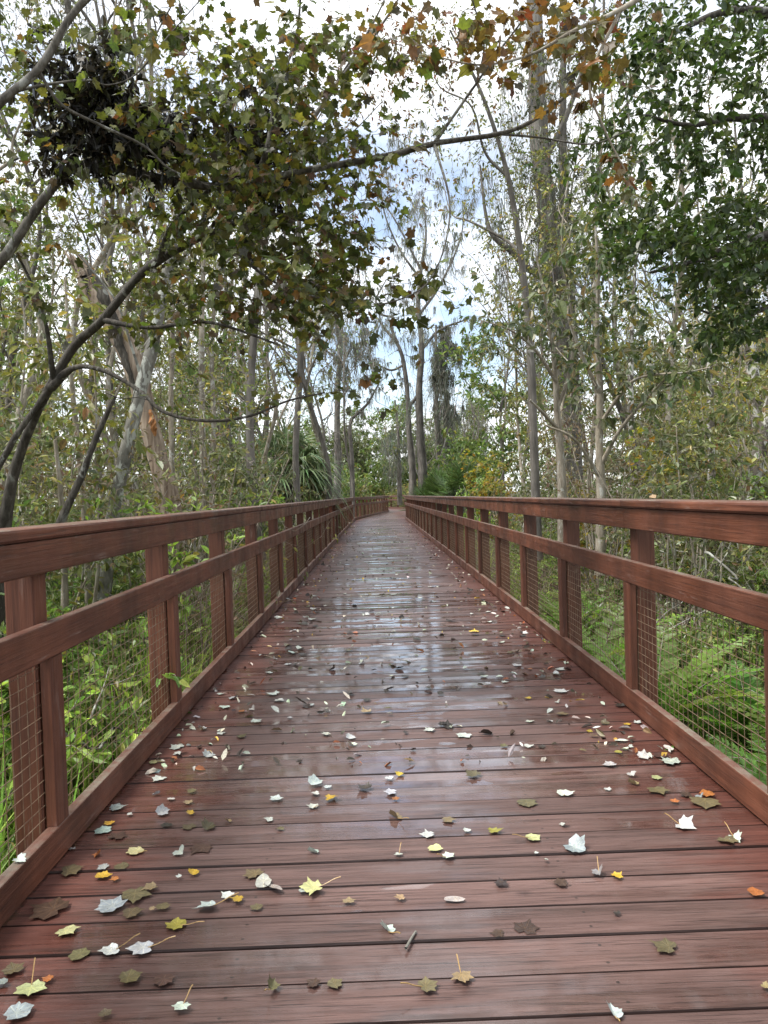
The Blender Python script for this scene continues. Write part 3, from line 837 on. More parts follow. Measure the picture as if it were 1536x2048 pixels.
# -- second maple: long limbs reach across the walk from outside the left edge
r = np.random.default_rng(502)
Bm = [PW_([(-330, 1420, 4.3, 90), (-310, 1000, 4.3, 72), (-240, 760, 4.3, 56), (-110, 610, 4.3, 30), (0, 525, 4.3, 20), (84, 402, 4.3, 17), (168, 328, 4.3, 15), (300, 352, 4.35, 17), (420, 374, 4.4, 16), (510, 364, 4.4, 15), (605, 342, 4.45, 14), (768, 314, 4.5, 13), (868, 287, 4.5, 11), (998, 268, 4.5, 9), (1068, 240, 4.5, 8), (1138, 187, 4.5, 7), (1195, 140, 4.5, 5), (1260, 60, 4.4, 3)]),
      PW_([(-240, 760, 4.3, 40), (-170, 520, 3.9, 30), (-70, 300, 3.6, 26), (0, 205, 3.5, 17), (76, 140, 3.5, 16), (140, 36, 3.5, 14), (195, -25, 3.5, 14), (290, -120, 3.5, 10)]),
      PW_([(140, 36, 3.5, 12), (134, 0, 3.5, 11), (128, -60, 3.5, 8)]),
      PW_([(868, 287, 4.5, 8), (905, 235, 4.4, 6), (952, 168, 4.3, 5), (1000, 100, 4.2, 4), (1085, -10, 4.1, 3)]),
      PW_([(952, 168, 4.3, 4), (968, 90, 4.2, 4), (945, 0, 4.1, 3)]),
      PW_([(998, 268, 4.5, 5), (1080, 275, 4.5, 4), (1180, 288, 4.4, 3), (1260, 260, 4.4, 2)]),
      PW_([(510, 364, 4.4, 12), (534, 300, 4.3, 10), (546, 230, 4.3, 8), (562, 158, 4.2, 7), (592, 80, 4.2, 5), (602, -10, 4.1, 4)]),
      PW_([(76, 140, 3.5, 7), (122, 208, 3.6, 6), (200, 250, 3.7, 6), (288, 292, 3.8, 5), (340, 338, 3.9, 4), (420, 372, 4.0, 3)]),
      PW_([(0, 205, 3.5, 6), (50, 178, 3.6, 6), (170, 160, 3.7, 5), (215, 170, 3.8, 3), (270, 150, 3.9, 3), (330, 80, 3.9, 3), (400, 0, 3.9, 2)]),
      PW_([(868, 287, 4.5, 6), (900, 420, 4.2, 4), (860, 560, 4.0, 3), (760, 610, 3.9, 3), (700, 605, 3.9, 2)])]
att = np.vstack([cloud(r, *c) for c in [(270, 260, 150, 100, 3.9, 4.9, 52), (400, 290, 180, 130, 3.8, 4.8, 165), (570, 330, 160, 130, 3.9, 4.8, 115), (630, 230, 130, 90, 3.9, 4.8, 60), (470, 140, 180, 120, 3.7, 4.7, 95), (620, 110, 130, 120, 3.7, 4.6, 75), (700, 300, 140, 70, 4.0, 4.9, 34), (300, 60, 160, 60, 3.6, 4.4, 40), (60, 330, 90, 120, 3.8, 4.6, 26), (60, 80, 80, 90, 3.4, 4.2, 12), (160, 200, 100, 60, 3.6, 4.4, 16), (830, 110, 130, 100, 3.8, 4.6, 26), (870, 560, 80, 60, 3.8, 4.4, 10), (760, 600, 80, 50, 3.8, 4.4, 9), (820, 640, 90, 60, 3.9, 4.4, 6)]])
picked('maple_tree', Bm, att, 4.2, .057, MAPLEP, MAPLE, M_MAPLE, M_BRANCH, 'maple whose long thin limb crosses high above the boardwalk from the left edge', 'tree', 602, droop=.5, tip=.0019, slope=.0042, n=46, sides=9, up=.9, curl=.22)

# -- rusty maple spray high at the top centre: a third tree, its stem outside the top right
r = np.random.default_rng(503)
Cm = [PW_([(1900, 1500, 5.0, 80), (1880, 700, 5.0, 60), (1760, 60, 4.7, 40), (1560, -120, 4.4, 22), (1380, -60, 4.2, 14), (1240, 20, 4.1, 10), (1150, 60, 4.0, 8), (1060, 110, 4.0, 6), (960, 130, 3.9, 4), (860, 110, 3.9, 3)]),
      PW_([(1240, 20, 4.1, 7), (1180, 160, 4.1, 5), (1210, 260, 4.1, 4), (1250, 340, 4.1, 3)])]
att = np.vstack([cloud(r, *c) for c in [(1130, 70, 150, 70, 3.7, 4.4, 62), (950, 60, 150, 80, 3.7, 4.4, 36), (800, 60, 120, 70, 3.7, 4.4, 16), (1180, 170, 90, 70, 3.8, 4.4, 20), (1250, 340, 40, 50, 3.9, 4.3, 9)]])
picked('maple_tree', Cm, att, 3.6, .066, RUST, MAPLE, M_MAPLE, M_TWIG_P, 'rusty orange leaved maple branch hanging in at the top right of the sky', 'tree', 603, droop=.5, tip=.0015, slope=.004, n=30, up=.9, curl=.22)

# -- tangles of dead leaves caught in the maple, coloured near black like backlit silhouettes
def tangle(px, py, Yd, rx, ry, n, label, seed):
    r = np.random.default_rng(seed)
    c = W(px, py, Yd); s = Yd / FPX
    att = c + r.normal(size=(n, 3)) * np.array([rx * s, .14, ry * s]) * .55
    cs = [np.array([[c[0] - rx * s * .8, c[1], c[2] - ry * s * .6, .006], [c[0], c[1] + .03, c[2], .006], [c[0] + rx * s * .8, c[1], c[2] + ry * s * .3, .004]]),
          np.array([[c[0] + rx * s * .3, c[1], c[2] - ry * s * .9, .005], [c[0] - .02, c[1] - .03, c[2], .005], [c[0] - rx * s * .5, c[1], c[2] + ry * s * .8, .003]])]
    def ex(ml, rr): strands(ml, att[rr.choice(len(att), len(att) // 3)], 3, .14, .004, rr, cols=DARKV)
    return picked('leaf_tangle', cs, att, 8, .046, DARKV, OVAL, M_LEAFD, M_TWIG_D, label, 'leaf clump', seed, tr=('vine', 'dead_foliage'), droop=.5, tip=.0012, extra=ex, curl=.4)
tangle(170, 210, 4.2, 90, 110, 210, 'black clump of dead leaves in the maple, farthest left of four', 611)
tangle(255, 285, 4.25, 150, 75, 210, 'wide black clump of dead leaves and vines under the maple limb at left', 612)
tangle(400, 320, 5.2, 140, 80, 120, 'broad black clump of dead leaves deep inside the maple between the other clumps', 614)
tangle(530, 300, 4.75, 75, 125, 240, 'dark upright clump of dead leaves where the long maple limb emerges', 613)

# -- broken leaning snag and the lichen covered trunk beside it
r = np.random.default_rng(504)
S = [PW_([(352, 1280, 9.0, 56), (340, 1030, 9.0, 42), (318, 930, 9.0, 36), (298, 850, 9.0, 35), (276, 760, 9.0, 37), (244, 680, 9.0, 40), (212, 620, 9.0, 42), (184, 575, 9.0, 38), (164, 540, 9.0, 28)])]
sn = picked('dead_tree', S, None, 0, 0, None, None, None, M_SNAG, 'broken brown dead trunk leaning left, bark peeling, behind the left railing', 'dead tree', 604, tr=('trunk', 'crown'), n=44, sides=14)
mb = MB()
q = PW_([(178, 535, 8.93, 14), (206, 590, 8.9, 22), (228, 640, 8.9, 20), (240, 690, 8.9, 17), (258, 740, 8.9, 12), (272, 790, 8.9, 4)]); q[:, :3] -= np.array(sn.location)
limb(mb, q, 26, 9, .25, np.random.default_rng(5)); mb.build('bark_strip', M_TWIG_D, sn, smooth=True)
mb = MB()
q = PW_([(300, 820, 8.87, 4), (306, 850, 8.86, 12), (310, 872, 8.86, 4)]); q[:, :3] -= np.array(sn.location)
limb(mb, q, 10, 8, .3, np.random.default_rng(6)); mb.build('bare_patch', bark_mat('rotten_wood', (.16, .06, .02), (.33, .15, .055), (.45, .25, .11), 24, .2), sn)
mb = MB()   # splintered top
top = W(166, 540, 9.0) - np.array(sn.location)
for k in range(16):
    a = r.uniform(0, 6.3); rr = .10 * math.sqrt(r.random()); hh = r.uniform(.10, .34)
    p = top + np.array([rr * math.cos(a) + .04, rr * math.sin(a), -.10])
    tubes(mb, np.array([[p, p + np.array([-.25 * hh, r.normal() * .02, hh * .6]), p + np.array([-.5 * hh, r.normal() * .03, hh])]]), np.array([[.034, .022, .003]]), 4, r=r)
mb.build('splintered_top', M_SNAG, sn)

Lc = [PW_([(196, 1330, 7.6, 34), (206, 1190, 7.6, 31), (222, 1060, 7.6, 27), (246, 930, 7.6, 26), (270, 830, 7.6, 26), (286, 765, 7.6, 25), (306, 690, 7.6, 24), (322, 610, 7.6, 22), (340, 520, 7.6, 22), (352, 440, 7.6, 17), (372, 330, 7.5, 11)]),
      PW_([(306, 690, 7.6, 11), (340, 640, 7.4, 8), (420, 560, 7.2, 6), (500, 470, 7.1, 4)]),
      PW_([(286, 765, 7.6, 7), (262, 690, 7.5, 5), (230, 600, 7.4, 4), (150, 500, 7.3, 3)])]
att = np.vstack([cloud(r, *c) for c in [(360, 380, 130, 150, 6.8, 8.2, 70), (470, 480, 90, 90, 6.8, 7.8, 34), (250, 470, 60, 80, 6.9, 7.8, 16)]])
picked('leaning_tree', Lc, att, 4, .07, OLIVE, OVAL, M_LEAF, M_LICHEN, 'leaning tree with a pale lichen spotted trunk crossing in front of the dead trunk', 'tree', 605, n=36, sides=10)
Tb = [PW_([(30, 1300, 6.4, 26), (110, 1070, 6.4, 17), (160, 960, 6.4, 14), (190, 880, 6.4, 12), (215, 825, 6.4, 10), (229, 792, 6.4, 9)])]
picked('broken_sapling', Tb, None, 0, 0, None, None, None, M_TWIG_D, 'thin broken off grey stem slanting up to the right, left of the lichen trunk', 'sapling', 606, n=18, sides=7)

# -- pale saplings that stand out on the left
for k, (rows, lab) in enumerate([
    ([(178, 1260, 8.2, 15), (170, 1050, 8.2, 13), (160, 930, 8.2, 12), (148, 820, 8.2, 11), (138, 700, 8.2, 8), (130, 560, 8.2, 5)], 'pale crooked sapling to the left of the lichen spotted trunk'),
    ([(402, 1180, 11, 15), (405, 1000, 11, 13), (404, 830, 11, 12), (403, 660, 11, 11), (408, 480, 11, 8), (415, 330, 11, 5)], 'straight pale sapling standing right of the broken dead trunk'),
    ([(345, 1160, 10, 12), (346, 1000, 10, 11), (342, 820, 10, 10), (345, 640, 10, 8), (338, 470, 10, 5)], 'slim pale sapling directly behind the broken dead trunk'),
    ([(420, 1150, 12, 13), (424, 990, 12, 11), (428, 850, 12, 10), (424, 700, 12, 8), (436, 520, 12, 5)], 'thin grey sapling just right of the straight pale one'),
    ([(130, 1280, 7, 14), (128, 1130, 7, 12), (122, 1000, 7, 10), (110, 880, 7, 7)], 'short pale sapling whose stem shows under the top rail at left'),
    ([(596, 1020, 17, 14), (592, 900, 17, 13), (600, 760, 17, 12), (602, 640, 17, 12), (598, 480, 17, 10), (606, 300, 17, 6)], 'tall pale grey trunk rising between the maple leaves left of centre')]):
    r = np.random.default_rng(520 + k)
    x0, y0_ = rows[-1][0], rows[-1][1]; Yd = rows[0][2]
    att = np.vstack([cloud(r, x0, y0_ + 80, 900 / Yd, 1500 / Yd, Yd - .6, Yd + .6, 60 if k else 14), cloud(r, x0 + 10, y0_ + 300, 800 / Yd, 1600 / Yd, Yd - .5, Yd + .5, 25)])
    picked('sapling', [PW_(rows)], att, 4, .075, OLIVE, OVAL, M_LEAF, M_GREY if k == 5 else M_TWIG_P, lab, 'sapling', 530 + k, n=24, sides=7)

# -- palms
def fan_palm(name, loc, n, plen, blade, seed, label, rise=(.1, 1.3), trunk=.0, pal=None, group=None, droop=.55, stiff=.0):
    r = np.random.default_rng(seed)
    root = empty(name, loc, 0, label, 'palm', group)
    mbp, mt = MB(), MB()
    pal = pal or [(3, (.15, .21, .095)), (2, (.20, .26, .13)), (1, (.10, .15, .06)), (.6, (.26, .24, .12))]
    K = 5; NL = 30
    for k in range(n):
        az = r.uniform(0, 6.28); e = r.uniform(*rise)
        d = np.array([math.cos(az) * math.cos(e), math.sin(az) * math.cos(e), math.sin(e)])
        pl = plen * r.uniform(.7, 1.15); u = np.linspace(0, 1, 6)[:, None]
        pet = np.array([0, 0, trunk]) + d * pl * u + np.array([0, 0, -.30 * pl]) * u ** 2 * (1.2 - e)
        tubes(mbp, pet[None], np.linspace(.010, .005, 6)[None], 4, r=r)
        tip = pet[-1]; fd = nrm(pet[-1] - pet[-2]); side = nrm(np.cross(fd, [0, 0, 1])); upv = np.cross(side, fd)
        ang = np.linspace(-2.1, 2.1, NL) + r.normal(size=NL) * .04
        ld = fd * np.cos(ang)[:, None] + side * np.sin(ang)[:, None] + upv * .25
        L = blade * (1 - .28 * np.abs(ang / 2.1) ** 1.5) * r.uniform(.85, 1.1, NL)
        t = np.linspace(0, 1, K)
        P = tip + ld[:, None] * (L[:, None] * t)[..., None]
        dr = droop * r.uniform(.5, 1.4, NL) * L
        P[:, :, 2] -= dr[:, None] * np.maximum(0, t - .3)[None] ** 1.6 * 1.6
        wv = nrm(np.cross(ld, upv + r.normal(size=(NL, 3)) * .2))
        wd = .016 * blade / .6 * np.array([.6, 1, .95, .6, .08])
        Vv = np.stack([P - wv[:, None] * wd[None, :, None], P + wv[:, None] * wd[None, :, None]], 2)
        b = (np.arange(NL) * K * 2)[:, None]; kk = np.arange(K - 1)[None] * 2
        F = np.stack([b + kk, b + kk + 1, b + kk + 3, b + kk + 2], -1).reshape(-1, 4)
        mt.add(Vv.reshape(-1, 3), F, np.repeat(palette(NL, pal, r, .15) * np.exp(r.normal() * .12), K - 1, axis=0))
    if trunk:
        limb(mbp, [[0, 0, -.2, .17], [0, 0, trunk * .5, .16], [0, 0, trunk + .05, .12]], 8, 9, .2, r)
    mbp.build('stalk', M_TWIG_D, root); mt.build('foliage', M_PALM, root)
    return root
x = gx_at(578, 20.5)
fan_palm('palm_tree', (x, 20.5, float(ghz(x, 20.5))), 44, .85, .95, 701, 'drooping grey green fan palm leaning over the left railing near the bend', (-.15, 1.35), 2.5, droop=.7)
fan_palm('palm_tree', (x - 1.1, 22.5, float(ghz(x, 22))), 30, .85, .9, 704, 'second fan palm half hidden left of the drooping one', (-.2, 1.35), 2.3, droop=.9)
PALM_G = [(3, (.075, .125, .030)), (2, (.10, .16, .045)), (1, (.05, .08, .02))]
for k, (px, Yd, lab) in enumerate([(882, 36, 'upright green palmetto at the foot of the mossy cypresses, nearest to them'), (920, 34, 'upright green palmetto between the cypresses and the yellow shrub'), (858, 40, 'small palmetto behind the right railing directly below the twin cypress trunks')]):
    x = gx_at(px, Yd)
    fan_palm('palmetto', (x, Yd, float(ghz(x, Yd))), 26, 1.2, 1.0, 710 + k, lab, (.4, 1.5), (1.1, 1.3, .7)[k], PALM_G, droop=.15)

# -- mossy cypresses at the far bend
r = np.random.default_rng(505)
MCOL = [(3, (.22, .225, .19)), (2, (.155, .16, .125)), (1, (.30, .305, .27))]
def mossy(rows_list, att, label, seed, bark, n_m, each, L, wdt, lo=0.0, per=1.2, cat='tree', name='cypress_tree', pal=GREYG, size=.22, tip=.022, slope=.009):
    return picked(name, [PW_(q) for q in rows_list], att, per, size, pal, OVAL, M_LEAF, bark, label, cat, seed, n=30, sides=10, tip=tip, slope=slope, moss=moss_on(n_m, each, L, wdt, lo, MCOL), tsides=3)
att = np.vstack([cloud(r, *c) for c in [(770, 640, 110, 110, 42, 50, 260), (850, 480, 130, 130, 42, 50, 240), (840, 330, 170, 120, 43, 50, 200), (780, 760, 70, 70, 43, 48, 50)]])
mossy([[(846, 1010, 46, 22), (844, 940, 46, 18), (840, 860, 46, 15), (838, 780, 46, 13), (843, 690, 46, 11), (836, 610, 46, 9), (842, 540, 46, 7), (852, 470, 46, 4), (846, 400, 46, 2)],
       [(826, 1010, 46, 18), (824, 930, 46, 13), (818, 860, 46, 11), (816, 800, 46, 9), (808, 730, 46, 8), (796, 690, 46, 7), (772, 660, 46, 5), (750, 630, 46, 3)],
       [(796, 690, 46, 6), (782, 650, 46, 5), (786, 635, 46, 5), (762, 628, 46, 4), (752, 600, 46, 4), (772, 560, 46, 2)],
       [(818, 815, 46, 6), (835, 790, 46, 6), (840, 770, 46, 5)], [(808, 730, 46, 5), (780, 740, 46, 4), (740, 720, 46, 2)], [(842, 560, 46, 5), (800, 500, 46, 4), (770, 430, 46, 3), (760, 360, 46, 2)],
       [(838, 630, 46, 6), (880, 570, 46, 5), (920, 480, 46, 3), (930, 400, 46, 2)], [(842, 540, 46, 5), (790, 440, 46, 3), (740, 370, 46, 2)], [(843, 700, 46, 6), (880, 660, 46, 5), (930, 640, 46, 3)]],
      att, 'bare grey twin trunked cypress standing at the far bend of the boardwalk', 621, M_GREY, 420, 13, .8, .022, 4, .3)
att = np.vstack([cloud(r, *c) for c in [(886, 720, 24, 80, 44, 47, 60), (890, 840, 30, 80, 44, 47, 50), (905, 690, 40, 30, 44, 47, 24)]])
mossy([[(884, 1010, 45.5, 13), (878, 930, 45.5, 11), (874, 830, 45.5, 9), (872, 740, 45.5, 7), (872, 650, 45.5, 4)], [(902, 1010, 46, 9), (898, 900, 46, 7), (892, 800, 46, 6), (884, 720, 46, 4)],
       [(874, 710, 45.5, 5), (895, 690, 45.5, 4), (915, 697, 45.5, 3), (924, 725, 45.5, 3)]],
      att, 'trunk hung from top to foot with grey moss and vines, right of the twin cypress', 622, M_GREY, 200, 20, 1.25, .024, 0, 5, name='mossy_tree', pal=[(2, (.085, .09, .055)), (1, (.06, .075, .03)), (1, (.05, .045, .035))], size=.19)
att = np.vstack([cloud(r, *c) for c in [(690, 690, 70, 90, 37, 42, 170), (640, 620, 70, 90, 37, 42, 110), (730, 760, 40, 70, 38, 41, 30), (690, 560, 90, 70, 37, 42, 40)]])
mossy([[(672, 1010, 39, 16), (676, 930, 39, 13), (674, 850, 39, 11), (676, 770, 39, 10), (680, 700, 39, 7), (668, 620, 39, 5), (660, 530, 39, 3)], [(705, 1010, 39.5, 11), (704, 920, 39.5, 9), (700, 850, 39.5, 7), (716, 826, 39.5, 6), (736, 806, 39.5, 5), (756, 770, 39.5, 3)],
       [(676, 750, 39, 6), (700, 700, 39, 5), (730, 680, 39, 3)], [(680, 720, 39, 5), (640, 690, 39, 4), (610, 640, 39, 3)]],
      att, 'forked grey tree with hanging moss left of the gap at the far end', 623, M_GREY, 260, 14, .85, .020, 1, 1.2, name='mossy_tree')
att = cloud(r, 790, 900, 26, 60, 50, 54, 60)
mossy([[(800, 1010, 52, 11), (798, 930, 52, 8), (796, 860, 52, 5), (790, 800, 52, 3)]], att, 'short tree veiled in pale moss between the two groups of far trunks', 624, M_GREY, 90, 14, 1.1, .016, 0, 5, name='mossy_tree')

# -- tall mossy, vine grown tree on the right
r = np.random.default_rng(506)
att = np.vstack([cloud(r, *c) for c in [(1085, 130, 80, 130, 15.5, 18, 170), (1090, 330, 70, 140, 15.5, 17.5, 200), (1105, 520, 70, 120, 15.5, 17.5, 180), (1020, 380, 70, 170, 15.5, 17.5, 150), (1170, 420, 80, 160, 15.5, 17.5, 120), (1120, 720, 70, 110, 15.6, 17.2, 110)]])
picked('mossy_tree', [PW_([(1140, 1080, 16.6, 46), (1134, 960, 16.6, 38), (1130, 800, 16.6, 36), (1118, 640, 16.6, 34), (1106, 520, 16.6, 34), (1092, 400, 16.6, 34), (1080, 300, 16.6, 34), (1074, 180, 16.6, 32), (1068, 0, 16.6, 28), (1060, -200, 16.6, 20)]),
       PW_([(1110, 560, 16.6, 14), (1060, 540, 16.4, 12), (1020, 500, 16.3, 11), (985, 470, 16.2, 9), (970, 420, 16.2, 6), (960, 330, 16.2, 3)]),
       PW_([(1084, 330, 16.6, 14), (1130, 240, 16.4, 10), (1170, 120, 16.2, 7), (1190, 0, 16.2, 4)]),
       PW_([(1150, 1080, 17.2, 30), (1150, 860, 17.2, 26), (1142, 640, 17.2, 22), (1128, 420, 17.2, 18), (1126, 200, 17.2, 13), (1130, 0, 17.2, 8)])], att, 7, .075,
       [(3, (.085, .10, .045)), (2, (.115, .125, .065)), (1, (.06, .07, .03)), (.5, (.17, .13, .05))], OVAL, M_LEAF, M_GREY,
       'tall straight trunk wrapped in vines and grey hanging moss, right of the gap', 'tree', 631, n=40, sides=11, tip=.004, slope=.006, moss=moss_on(170, 18, .8, .007, 2.5, MCOL, True, .13))

# -- pale saplings with large oval leaves on the right
for k, (rows, extra_, clouds_, lab, bark) in enumerate([
    ([(1126, 1150, 10.5, 22), (1124, 985, 10.5, 19), (1120, 900, 10.5, 17), (1114, 820, 10.5, 14), (1108, 720, 10.4, 10), (1090, 600, 10.3, 6), (1070, 500, 10.2, 3)],
     [[(1118, 860, 10.5, 9), (1090, 830, 10.3, 7), (1060, 800, 10.2, 4)], [(1114, 820, 10.5, 9), (1140, 740, 10.4, 7), (1150, 640, 10.3, 4)], [(1110, 760, 10.4, 8), (1070, 700, 10.2, 6), (1020, 660, 10.0, 4), (960, 640, 10, 2)]],
     [(1090, 610, 110, 90, 9.4, 11, 80), (1010, 660, 80, 60, 9.4, 10.6, 36), (1140, 720, 70, 70, 9.6, 11, 26)], 'pale forked sapling in front of the vine wrapped trunk behind the right railing', M_TWIG_P),
    ([(1200, 1150, 9.2, 21), (1202, 985, 9.2, 18), (1198, 880, 9.2, 15), (1200, 780, 9.2, 13), (1194, 680, 9.1, 10), (1196, 560, 9.0, 7), (1190, 440, 9.0, 4)],
     [[(1202, 930, 9.2, 10), (1240, 860, 9.0, 8), (1300, 790, 8.8, 6), (1350, 740, 8.6, 3)], [(1199, 850, 9.2, 9), (1240, 790, 9.0, 7), (1280, 755, 8.8, 6), (1370, 745, 8.4, 4), (1420, 735, 8.2, 3)], [(1200, 790, 9.2, 8), (1160, 700, 9.0, 6), (1130, 620, 8.9, 4)], [(1204, 960, 9.2, 8), (1150, 880, 9.0, 6), (1090, 850, 8.9, 4)]],
     [(1300, 730, 110, 70, 8.0, 9.2, 56), (1210, 640, 120, 90, 8.4, 9.6, 70), (1190, 480, 90, 110, 8.4, 9.6, 50), (1370, 720, 60, 50, 8.0, 8.8, 26), (1250, 820, 80, 50, 8.4, 9.4, 22)], 'pale many branched sapling with large oval leaves behind the right railing', M_TWIG_P),
    ([(1278, 1130, 13, 19), (1276, 990, 13, 16), (1266, 890, 13, 14), (1262, 830, 13, 12), (1262, 700, 13, 10), (1270, 540, 13, 6), (1280, 400, 13, 3)], [], [(1270, 560, 80, 120, 12.2, 13.8, 70), (1264, 420, 70, 80, 12.4, 13.6, 30)], 'white speckled slim trunk to the right of the many branched sapling', M_SPECK),
    ([(1424, 1120, 11.5, 18), (1424, 990, 11.5, 15), (1422, 860, 11.5, 14), (1420, 760, 11.5, 12), (1416, 620, 11.5, 9), (1424, 480, 11.5, 5)], [], [(1420, 600, 70, 110, 10.8, 12.2, 50), (1440, 780, 60, 60, 10.8, 12, 20)], 'white speckled slim straight trunk near the right edge of the view', M_SPECK),
    ([(1490, 1130, 9.8, 34), (1500, 990, 9.8, 30), (1520, 900, 9.8, 28), (1545, 800, 9.8, 27), (1575, 640, 9.8, 24)], [], [(1590, 600, 60, 90, 9.4, 10.4, 26)], 'thick pale speckled trunk leaning out at the right edge of the view', M_SPECK),
    ([(1530, 1100, 12, 30), (1524, 960, 12, 27), (1512, 800, 12, 25), (1500, 700, 12, 23), (1494, 600, 12, 18), (1500, 440, 12, 10)], [], [(1500, 560, 60, 120, 11, 12.8, 50)], 'straight mottled trunk behind the leaning one at the right edge', M_SPECK)]):
    r = np.random.default_rng(540 + k)
    att = np.vstack([cloud(r, *c) for c in clouds_])
    big = k < 2
    picked('sapling' if k < 4 else 'mottled_tree', [PW_(rows)] + [PW_(e) for e in extra_], att, 5 if big else 4.5, .098 if big else .08, [(4, (.075, .098, .036)), (3, (.11, .13, .060)), (1.5, (.16, .175, .105)), (1, (.20, .16, .05))] if big else OLIVE, OVAL, M_LEAF, bark, lab, 'sapling' if k < 4 else 'tree', 550 + k, n=26, sides=8, droop=.55, slope=.004, up=.8)

# -- fine twigs that close the sky over the walk
r = np.random.default_rng(508)
for k, (rows, cl_, lab, pal_) in enumerate([
    ([(520, 1120, 11, 26), (500, 900, 11, 20), (505, 700, 11, 17), (530, 480, 11, 14), (590, 300, 10.8, 11), (680, 160, 10.5, 8), (770, 40, 10.2, 5), (830, -60, 10, 3)], [(700, 180, 170, 170, 9.4, 11.5, 210), (840, 110, 170, 140, 9.4, 11, 200), (780, 330, 120, 120, 9.6, 11, 70), (620, 420, 100, 130, 10, 11.5, 70)], 'slender twiggy tree left of the walk whose fine crown reaches over the gap of sky', RUST),
    ([(1075, 1120, 12.5, 24), (1068, 900, 12.5, 18), (1060, 700, 12.5, 16), (1040, 500, 12.4, 13), (1010, 330, 12.2, 10), (960, 180, 12, 7), (900, 60, 11.8, 4)], [(950, 230, 150, 180, 11, 13, 200), (1010, 420, 110, 120, 11.4, 13, 110), (880, 420, 90, 120, 11.2, 12.6, 60), (880, 80, 120, 90, 11, 12.6, 80)], 'slender twiggy tree right of the walk whose fine crown reaches over the gap of sky', OLIVE)]):
    att = np.vstack([cloud(r, *c) for c in cl_])
    c0 = PW_(rows)
    picked('twiggy_tree', [c0, fork(c0, .5, .9, 2.2 if k else .6, 2.2, .03, r), fork(c0, .65, .8, 3.4 if k else -.4, 2.0, .025, r)], att, 4.2, .056, pal_, OVAL, M_LEAF, M_GREY, lab, 'tree', 640 + k, n=30, sides=8, tip=.0028, slope=.0042, droop=.4)
# -- the dark evergreen hanging in from the right
r = np.random.default_rng(507)
Eg = [PW_([(1790, 1500, 6.4, 110), (1780, 1000, 6.4, 95), (1770, 500, 6.4, 80), (1750, 100, 6.4, 60), (1740, -300, 6.4, 40)]),
      PW_([(1772, 620, 6.4, 40), (1640, 470, 6.2, 28), (1500, 480, 6.0, 18), (1400, 520, 5.9, 11), (1300, 545, 5.8, 5)]),
      PW_([(1768, 420, 6.4, 40), (1620, 260, 6.2, 26), (1480, 235, 6.0, 16), (1380, 250, 5.8, 10), (1290, 230, 5.7, 5)]),
      PW_([(1756, 180, 6.4, 36), (1620, 60, 6.2, 24), (1480, 20, 6.0, 15), (1360, 60, 5.9, 9), (1250, 130, 5.8, 5)]),
      PW_([(1772, 760, 6.4, 34), (1660, 650, 6.2, 22), (1560, 610, 6.1, 14), (1470, 640, 6.0, 8), (1400, 620, 5.9, 4)])]
att = np.vstack([cloud(r, *c) for c in [(1420, 90, 160, 130, 5.2, 7.2, 200), (1290, 130, 120, 140, 5.2, 6.8, 110), (1260, 290, 120, 100, 5.3, 6.8, 90), (1440, 310, 140, 110, 5.3, 7.2, 120), (1390, 510, 160, 85, 5.2, 7.0, 230), (1500, 570, 110, 100, 5.2, 7.0, 170), (1310, 470, 110, 70, 5.2, 6.8, 80), (1480, 430, 110, 70, 5.3, 7.0, 80), (1560, 160, 100, 220, 5.4, 7.4, 170), (1470, 660, 90, 45, 5.3, 6.6, 50), (1200, 420, 80, 90, 5.4, 6.8, 26)]])
picked('evergreen_tree', Eg, att, 7.5, .056, EVERG, t_oval(.58, .1), M_LEAFD, M_TWIG_D, 'dark dense evergreen hanging in from the upper right edge', 'tree', 632, n=30, sides=10, droop=.35, tip=.0018, slope=.005, up=1.2)

# -- yellow and green shrubs that stand out
for k, (px, Yd, s, lab) in enumerate([(965, 26, 1.15, 'golden yellow shrub beyond the right railing beside the palmettos'), (1000, 28, 1.15, 'paler yellow shrub to the right of the golden one'), (1340, 11.5, .95, 'yellow leaved shrub rising in the middle of the right thicket'), (1415, 13.5, 1.25, 'tallest yellow leaved shrub, beside the speckled trunk at right'), (1180, 12.5, .72, 'low yellow shrub at the foot of the two pale right saplings')]):
    x = gx_at(px, Yd); put(YEL[0], x, Yd, s, random.uniform(0, 6), lab, None)
GRN = shrubp(255, 2.4, .8, 200, 7, .10, BRIGHT, OVAL, stems=6)
x = gx_at(1490, 9.0); put(GRN, x, 9.0, .92, 1.0, 'bright green shrub in front of the mottled trunks at the right edge')
x = gx_at(940, 30); put(GRN, x, 30, 1.0, 2.0, 'bright green low shrub between the palmettos and the right railing')
x = gx_at(505, 10.5); put(GRN, x, 10.5, .85, 3.0, 'bright green shrub above the left railing right of the pale saplings')
x = gx_at(385, 7.0); put(GRN, x, 7.0, .8, 4.0, 'bright green shrub leaning on the left railing below the dead trunk')

